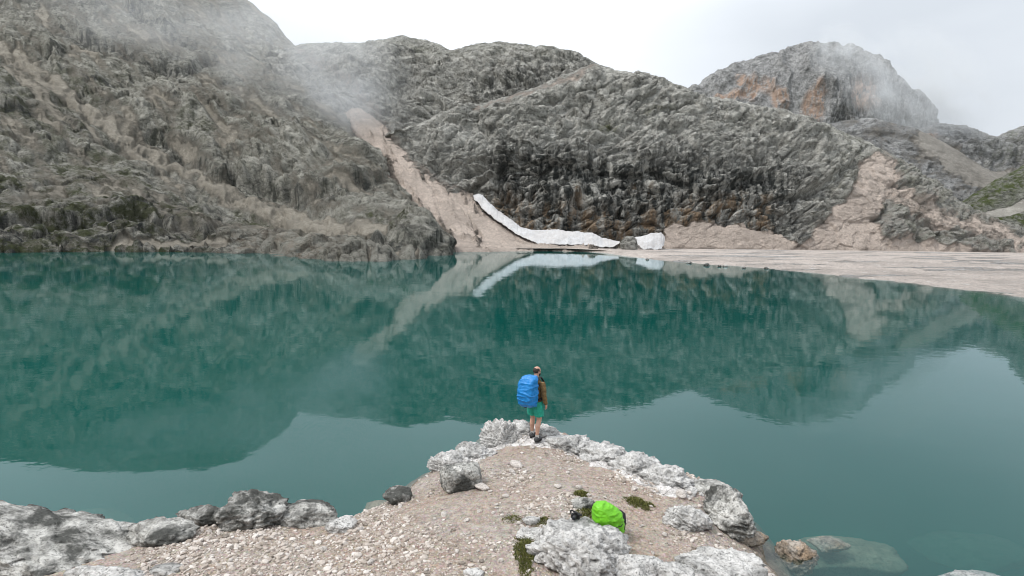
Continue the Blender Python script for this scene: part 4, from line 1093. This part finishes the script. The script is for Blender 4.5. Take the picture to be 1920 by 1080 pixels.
body_parts = [ring_tube(legL, LR, 18), ring_tube(legR, LR, 18),
              ring_tube([(0, 0, .88), (0, -.01, .95), (0, 0, 1.08), (0, .01, 1.22), (0, .01, 1.34), (0, 0, 1.44), (0, .01, 1.50)], [(.12, .09), (.155, .115), (.135, .10), (.155, .11), (.17, .115), (.14, .085), (.07, .06)], 24),
              ring_tube([(0, .01, 1.46), (0, .03, 1.54), (0, .04, 1.62)], [.066, .060, .060], 16),
              ring_tube(armL, ARR, 14), ring_tube(armR, ARR, 14),
              ellipsoid(HC + Rh @ np.array([0, -.006, .022]), (.076, .094, .092), Rh), ellipsoid(hd((0, .022, -.045)), (.060, .068, .072), Rh),
              ellipsoid(hd((0, .094, -.022)), (.013, .020, .022), Rh, 2), ellipsoid(hd((0, .082, .012)), (.045, .014, .010), Rh, 2), ellipsoid(hd((0, .084, -.060)), (.024, .010, .010), Rh, 2),
              ellipsoid(hd((-.077, -.004, -.005)), (.010, .018, .030), Rh, 2), ellipsoid(hd((.077, -.004, -.005)), (.010, .018, .030), Rh, 2)]
body_parts += hand(armL[-1], -1, .85) + hand(armR[-1], 1, .45)
fused("body", body_parts, m_skin, person, .0075, 3)
for sx in (-1, 1): poly_obj("eye", *merge([ellipsoid(hd((sx * .030, .081, -.002)), (.011, .007, .008), Rh, 2)]), m_black, person)
# hair: a band round sides and back, thin on the crown
N_, F_ = ICO[4]; keep = [f for f in F_ if all((-.62 < N_[i][2] < .62) and (N_[i][1] < .42 - .5 * abs(N_[i][2])) for i in f)]
Vh = np.array([hd(v * np.array([.083, .101, .099]) * (1 + .04 * fbm(v * 5)) + np.array([0, -.007, .022])) for v in N_])
hair = poly_obj("hair", Vh, [tuple(f) for f in keep], m_hair, person); so = hair.modifiers.new("t", 'SOLIDIFY'); so.thickness = .012
keep = [f for f in F_ if all(N_[i][2] < .05 and N_[i][1] > -.05 for i in f)]
Vb = np.array([hd(v * np.array([.068, .078, .092]) * (1 + .05 * fbm(v * 6)) + np.array([0, .024, -.045])) for v in N_])
beard = poly_obj("beard", Vb, [tuple(f) for f in keep], m_hair, person); so = beard.modifiers.new("t", 'SOLIDIFY'); so.thickness = .012
# clothes
jr = [r + .020 for r in ARR]
fused("jacket", [ring_tube([(0, 0, .86), (0, -.005, .95), (0, 0, 1.08), (0, .01, 1.22), (0, .01, 1.34), (0, 0, 1.44), (0, .015, 1.51), (0, .02, 1.53)], [(.175, .135), (.185, .140), (.175, .130), (.185, .135), (.20, .14), (.175, .112), (.085, .078), (.075, .07)], 28),
                 ring_tube(armL, jr, 16), ring_tube(armR, jr, 16)], m_jacket, person, .012, 3, folds(.012, .10, 61, (1, 1, 1.6)))
fused("shorts", [ring_tube([(0, 0, .90), (0, 0, 1.0)], [(.175, .13), (.165, .125)], 24),
                 ring_tube([(-.085, 0, .96), (-.10, .02, .80), (-.112, .055, .60)], [.115, .118, .120], 20), ring_tube([(.085, 0, .96), (.10, 0, .80), (.112, .012, .60)], [.115, .118, .120], 20),
                 ellipsoid((0, 0, .93), (.165, .13, .10))], m_shorts, person, .012, 3, folds(.010, .09, 62, (1, 1, .5)))
for A, leg in ((AL, legL), (AR, legR)):
    poly_obj("sock", *ring_tube([(A[0], A[1], .07), (A[0], A[1], .13), (A[0], A[1] - .005, .175)], [.045, .044, .048], 16, False), m_sock, person)
    V, F = ring_tube([(A[0], A[1] - .095, .055), (A[0], A[1] - .085, .06), (A[0], A[1] - .02, .075), (A[0], A[1] + .05, .07), (A[0], A[1] + .12, .05), (A[0], A[1] + .175, .04), (A[0], A[1] + .195, .035)],
                     [(.025, .025), (.040, .048), (.046, .066), (.050, .055), (.052, .042), (.042, .032), (.015, .015)], 18)
    V[:, 2] = np.maximum(V[:, 2], .018); sh = poly_obj("shoe", V, F, m_shoe, person)
    th = np.linspace(0, 2 * np.pi, 26, endpoint=False)
    ox = A[0] + np.cos(th) * (.046 + .008 * np.sin(th)); oy = A[1] + .048 + np.sin(th) * .148
    V = np.concatenate([np.stack([ox, oy, 0 * ox], 1), np.stack([ox, oy, 0 * ox + .026], 1)])
    F = [(i, (i + 1) % 26, 26 + (i + 1) % 26, 26 + i) for i in range(26)] + [tuple(range(25, -1, -1)), tuple(range(26, 52))]
    poly_obj("sole", V, F, m_sole, sh, False)

# ------------------------------------------------------------------ blue pack on the back
def superloft(secs, n=48, e=3.0):
    V = []; th = np.linspace(0, 2 * np.pi, n, endpoint=False); c, s = np.cos(th), np.sin(th)
    for (z, cx, cy, rx, ry) in secs:
        V.append(np.stack([cx + rx * np.sign(c) * np.abs(c) ** (2 / e), cy + ry * np.sign(s) * np.abs(s) ** (2 / e), 0 * c + z], 1))
    m = len(secs); V = np.concatenate(V)
    F = [(i * n + j, i * n + (j + 1) % n, (i + 1) * n + (j + 1) % n, (i + 1) * n + j) for i in range(m - 1) for j in range(n)]
    V = np.concatenate([V, [[secs[0][1], secs[0][2], secs[0][0]]], [[secs[-1][1], secs[-1][2], secs[-1][0]]]])
    a = len(V) - 2
    F += [((j + 1) % n, j, a, a) for j in range(n)] + [((m - 1) * n + j, (m - 1) * n + (j + 1) % n, a + 1, a + 1) for j in range(n)]
    return V, F
pack = empty("backpack", (mid_[0], mid_[1], feet_z), FACE)
tag(pack, "large backpack in a bright blue rain cover, worn by the hiker", "backpack")
bs = [(.885, -.01, -.27, .12, .09), (.90, -.01, -.28, .18, .135), (.96, -.01, -.30, .212, .168), (1.10, 0, -.325, .225, .19), (1.25, 0, -.33, .228, .19), (1.40, 0, -.32, .222, .178), (1.53, .01, -.295, .205, .155), (1.60, .02, -.275, .175, .125), (1.63, .03, -.26, .125, .085)]
fused("rain_cover", [superloft(bs, 56, 3.6)], m_blue, pack, .012, 2, folds(.024, .17, 71, (.5, .5, 1.5)))
for sx in (-1, 1):
    poly_obj("shoulder_strap", *ring_tube([(sx * .10, -.16, 1.42), (sx * .11, -.08, 1.535), (sx * .115, .04, 1.545), (sx * .125, .155, 1.42), (sx * .15, .165, 1.25), (sx * .19, .06, 1.08), (sx * .18, -.12, 1.04)], [(.034, .012)] * 7, 12), m_strapcol, pack)
poly_obj("hip_belt", *ring_tube([(.19 * math.cos(t) * 1.02, .155 * math.sin(t), 1.02) for t in np.linspace(R(-50), R(230), 22)], [(.035, .012)] * 22, 10), m_strapcol, pack)

# ------------------------------------------------------------------ cameras
def box_bevel(name, dims, c, mat, parent, bev=.006):
    bm = bmesh.new(); bmesh.ops.create_cube(bm, size=1)
    for v in bm.verts: v.co = Vector((v.co.x * dims[0] + c[0], v.co.y * dims[1] + c[1], v.co.z * dims[2] + c[2]))
    bmesh.ops.bevel(bm, geom=bm.edges[:], offset=bev, segments=2, affect='EDGES')
    me = bpy.data.meshes.new(name); bm.to_mesh(me); bm.free(); me.materials.append(mat)
    o = bpy.data.objects.new(name, me); col.objects.link(o); o.parent = parent
    return o
def make_camera(label, loc, rot, strap=True):
    c = empty("photo_camera", loc); c.rotation_euler = rot
    tag(c, label, "camera")
    box_bevel("camera_body", (.135, .055, .085), (0, 0, .05), m_black, c, .010)
    box_bevel("viewfinder_hump", (.05, .05, .03), (0, 0, .102), m_black, c, .008)
    poly_obj("grip", *ring_tube([(.06, .018, .015), (.06, .022, .05), (.06, .018, .085)], [.018, .020, .016], 12), m_black, c)
    ln = poly_obj("lens", *ring_tube([(0, .02, .05), (0, .05, .05), (0, .09, .05), (0, .10, .05)], [.035, .036, .034, .030], 20), m_black, c)
    poly_obj("lens_glass", *ring_tube([(0, .095, .05), (0, .102, .05)], [.026, .024], 18), m_glass, ln)
    if strap:
        poly_obj("strap", *ring_tube([(-.068, 0, .08), (-.10, -.02, .07), (-.06, -.07, .05), (.05, -.09, .06), (.12, -.11, .07), (.17, -.15, .02), (.155, -.19, -.10), (.12, -.18, -.12), (.115, -.12, .0), (.10, -.03, .09), (.068, 0, .08)], [(.004, .016)] * 11, 8), m_strapcol, c)
    return c
w = np.array(armL[-1]) + np.array([-.0, .045, -.16])
cf, sf = math.cos(FACE), math.sin(FACE)
make_camera("small black camera hanging in the hiker's left hand beside the blue pack", (mid_[0] + w[0] * cf - w[1] * sf, mid_[1] + w[0] * sf + w[1] * cf, feet_z + w[2] - .055), (0, .2, FACE + 1.2), False)
q = at_z(1076, 976, 1.35)
CAMROCK = q

# ------------------------------------------------------------------ green pack behind the white boulder
g0 = at_z(1141, 1016, .9); g0 = at_z(1141, 1016, gz(g0[0], g0[1]))
gp = empty("backpack", (g0[0], g0[1] + .12, gz(g0[0], g0[1] + .12) + .01), R(24))
tag(gp, "backpack in a lime green rain cover leaning behind the largest white boulder", "backpack")
gs_ = [(.0, .04, 0, .12, .10), (.02, .04, 0, .20, .15), (.10, .03, 0, .245, .185), (.25, .01, .0, .255, .195), (.40, -.02, .0, .245, .185), (.50, -.06, .01, .205, .150), (.57, -.11, .02, .135, .10), (.605, -.145, .02, .07, .055)]
fused("rain_cover", [superloft(gs_, 56, 2.7)], m_green, gp, .011, 2, folds(.024, .16, 73, (.7, .7, 1.4)))
poly_obj("back_panel", *merge([superloft([(.03, .235, .05, .045, .12), (.08, .25, .05, .05, .15), (.25, .245, .05, .05, .16), (.36, .225, .05, .045, .14), (.42, .20, .05, .03, .10)], 30, 3.5)]), m_strapcol, gp)
poly_obj("shoulder_strap", *ring_tube([(.23, .0, .40), (.30, -.03, .34), (.315, -.04, .20), (.28, -.04, .08)], [(.028, .008)] * 4, 10), m_strapcol, gp)
poly_obj("drawcord", *ring_tube([(-.13, -.15, .33), (.0, -.205, .27), (.13, -.195, .26), (.24, -.10, .27)], [.006] * 4, 6), m_strapcol, gp)

# camera left on the rock: rest it on the boulder's top
dg = bpy.context.evaluated_depsgraph_get(); bpy.context.view_layer.update()
hit, hl, *_r = scene.ray_cast(bpy.context.evaluated_depsgraph_get(), Vector(CAM), Vector(ray(1080, 974)).normalized())
if hit:
    make_camera("black camera with dangling strap left on the largest white boulder", (hl.x, hl.y, hl.z + .01), (0, .05, R(150)))

# ================================================================== mist and cloud
def cloud_material(name, dens, scale, thr, seed, col_=(.93, .95, .97), aniso=.2):
    t = NT(name); p = t.obj()
    r2 = t.node("ShaderNodeVectorMath", {0: p}, operation='LENGTH').outputs["Value"]
    fall = t.ramp(r2, [(.15, 1.0), (.98, 0.0)])
    n = t.noise(t.mapv(p, (1, 1, 1), loc=(seed, seed * .7, seed * 1.3)), scale, 5, .6, .6)
    f = t.math('MULTIPLY', t.math('MAXIMUM', t.math('SUBTRACT', n, thr), 0.0), fall)
    f = t.math('MULTIPLY', f, dens)
    v = t.node("ShaderNodeVolumePrincipled", {"Color": col_, "Density": f, "Anisotropy": aniso})
    t.l.new(v.outputs[0], t.out.inputs[1])
    return t.m
def cloud(label, px, py, Y, rx, ry, rz, dens, scale, thr, seed, tilt=0.0):
    c = at_y(px, py, Y); k = Y / F_PX
    N, Fc = ICO[3]
    o = mesh_np("mist", N, Fc, cloud_material("mist", dens, scale, thr, seed))
    o.location = c; o.scale = (rx * k, ry, rz * k); o.rotation_euler = (0, tilt, 0)
    return tag(o, label, "mist", kind="stuff")
cloud("mist spilling over the gully between the left mountain and the dome", 590, 145, 236, 230, 18, 165, .20, 1.9, .38, 3.1, tilt=R(38))
cloud("small wisp of mist over the upper end of the scree chute", 655, 190, 226, 80, 10, 60, .24, 1.8, .36, 12.3, tilt=R(30))
cloud("thin mist veiling the top of the left mountain", 420, 0, 255, 430, 24, 165, .105, 1.7, .35, 8.4)
cloud("cloud hanging on the right shoulder of the far peak", 1722, 168, 500, 165, 30, 115, .42, 2.2, .42, 5.2, tilt=R(30))
cloud("wisp of cloud on the summit of the far peak", 1572, 92, 500, 60, 16, 56, .32, 2.0, .40, 1.7)
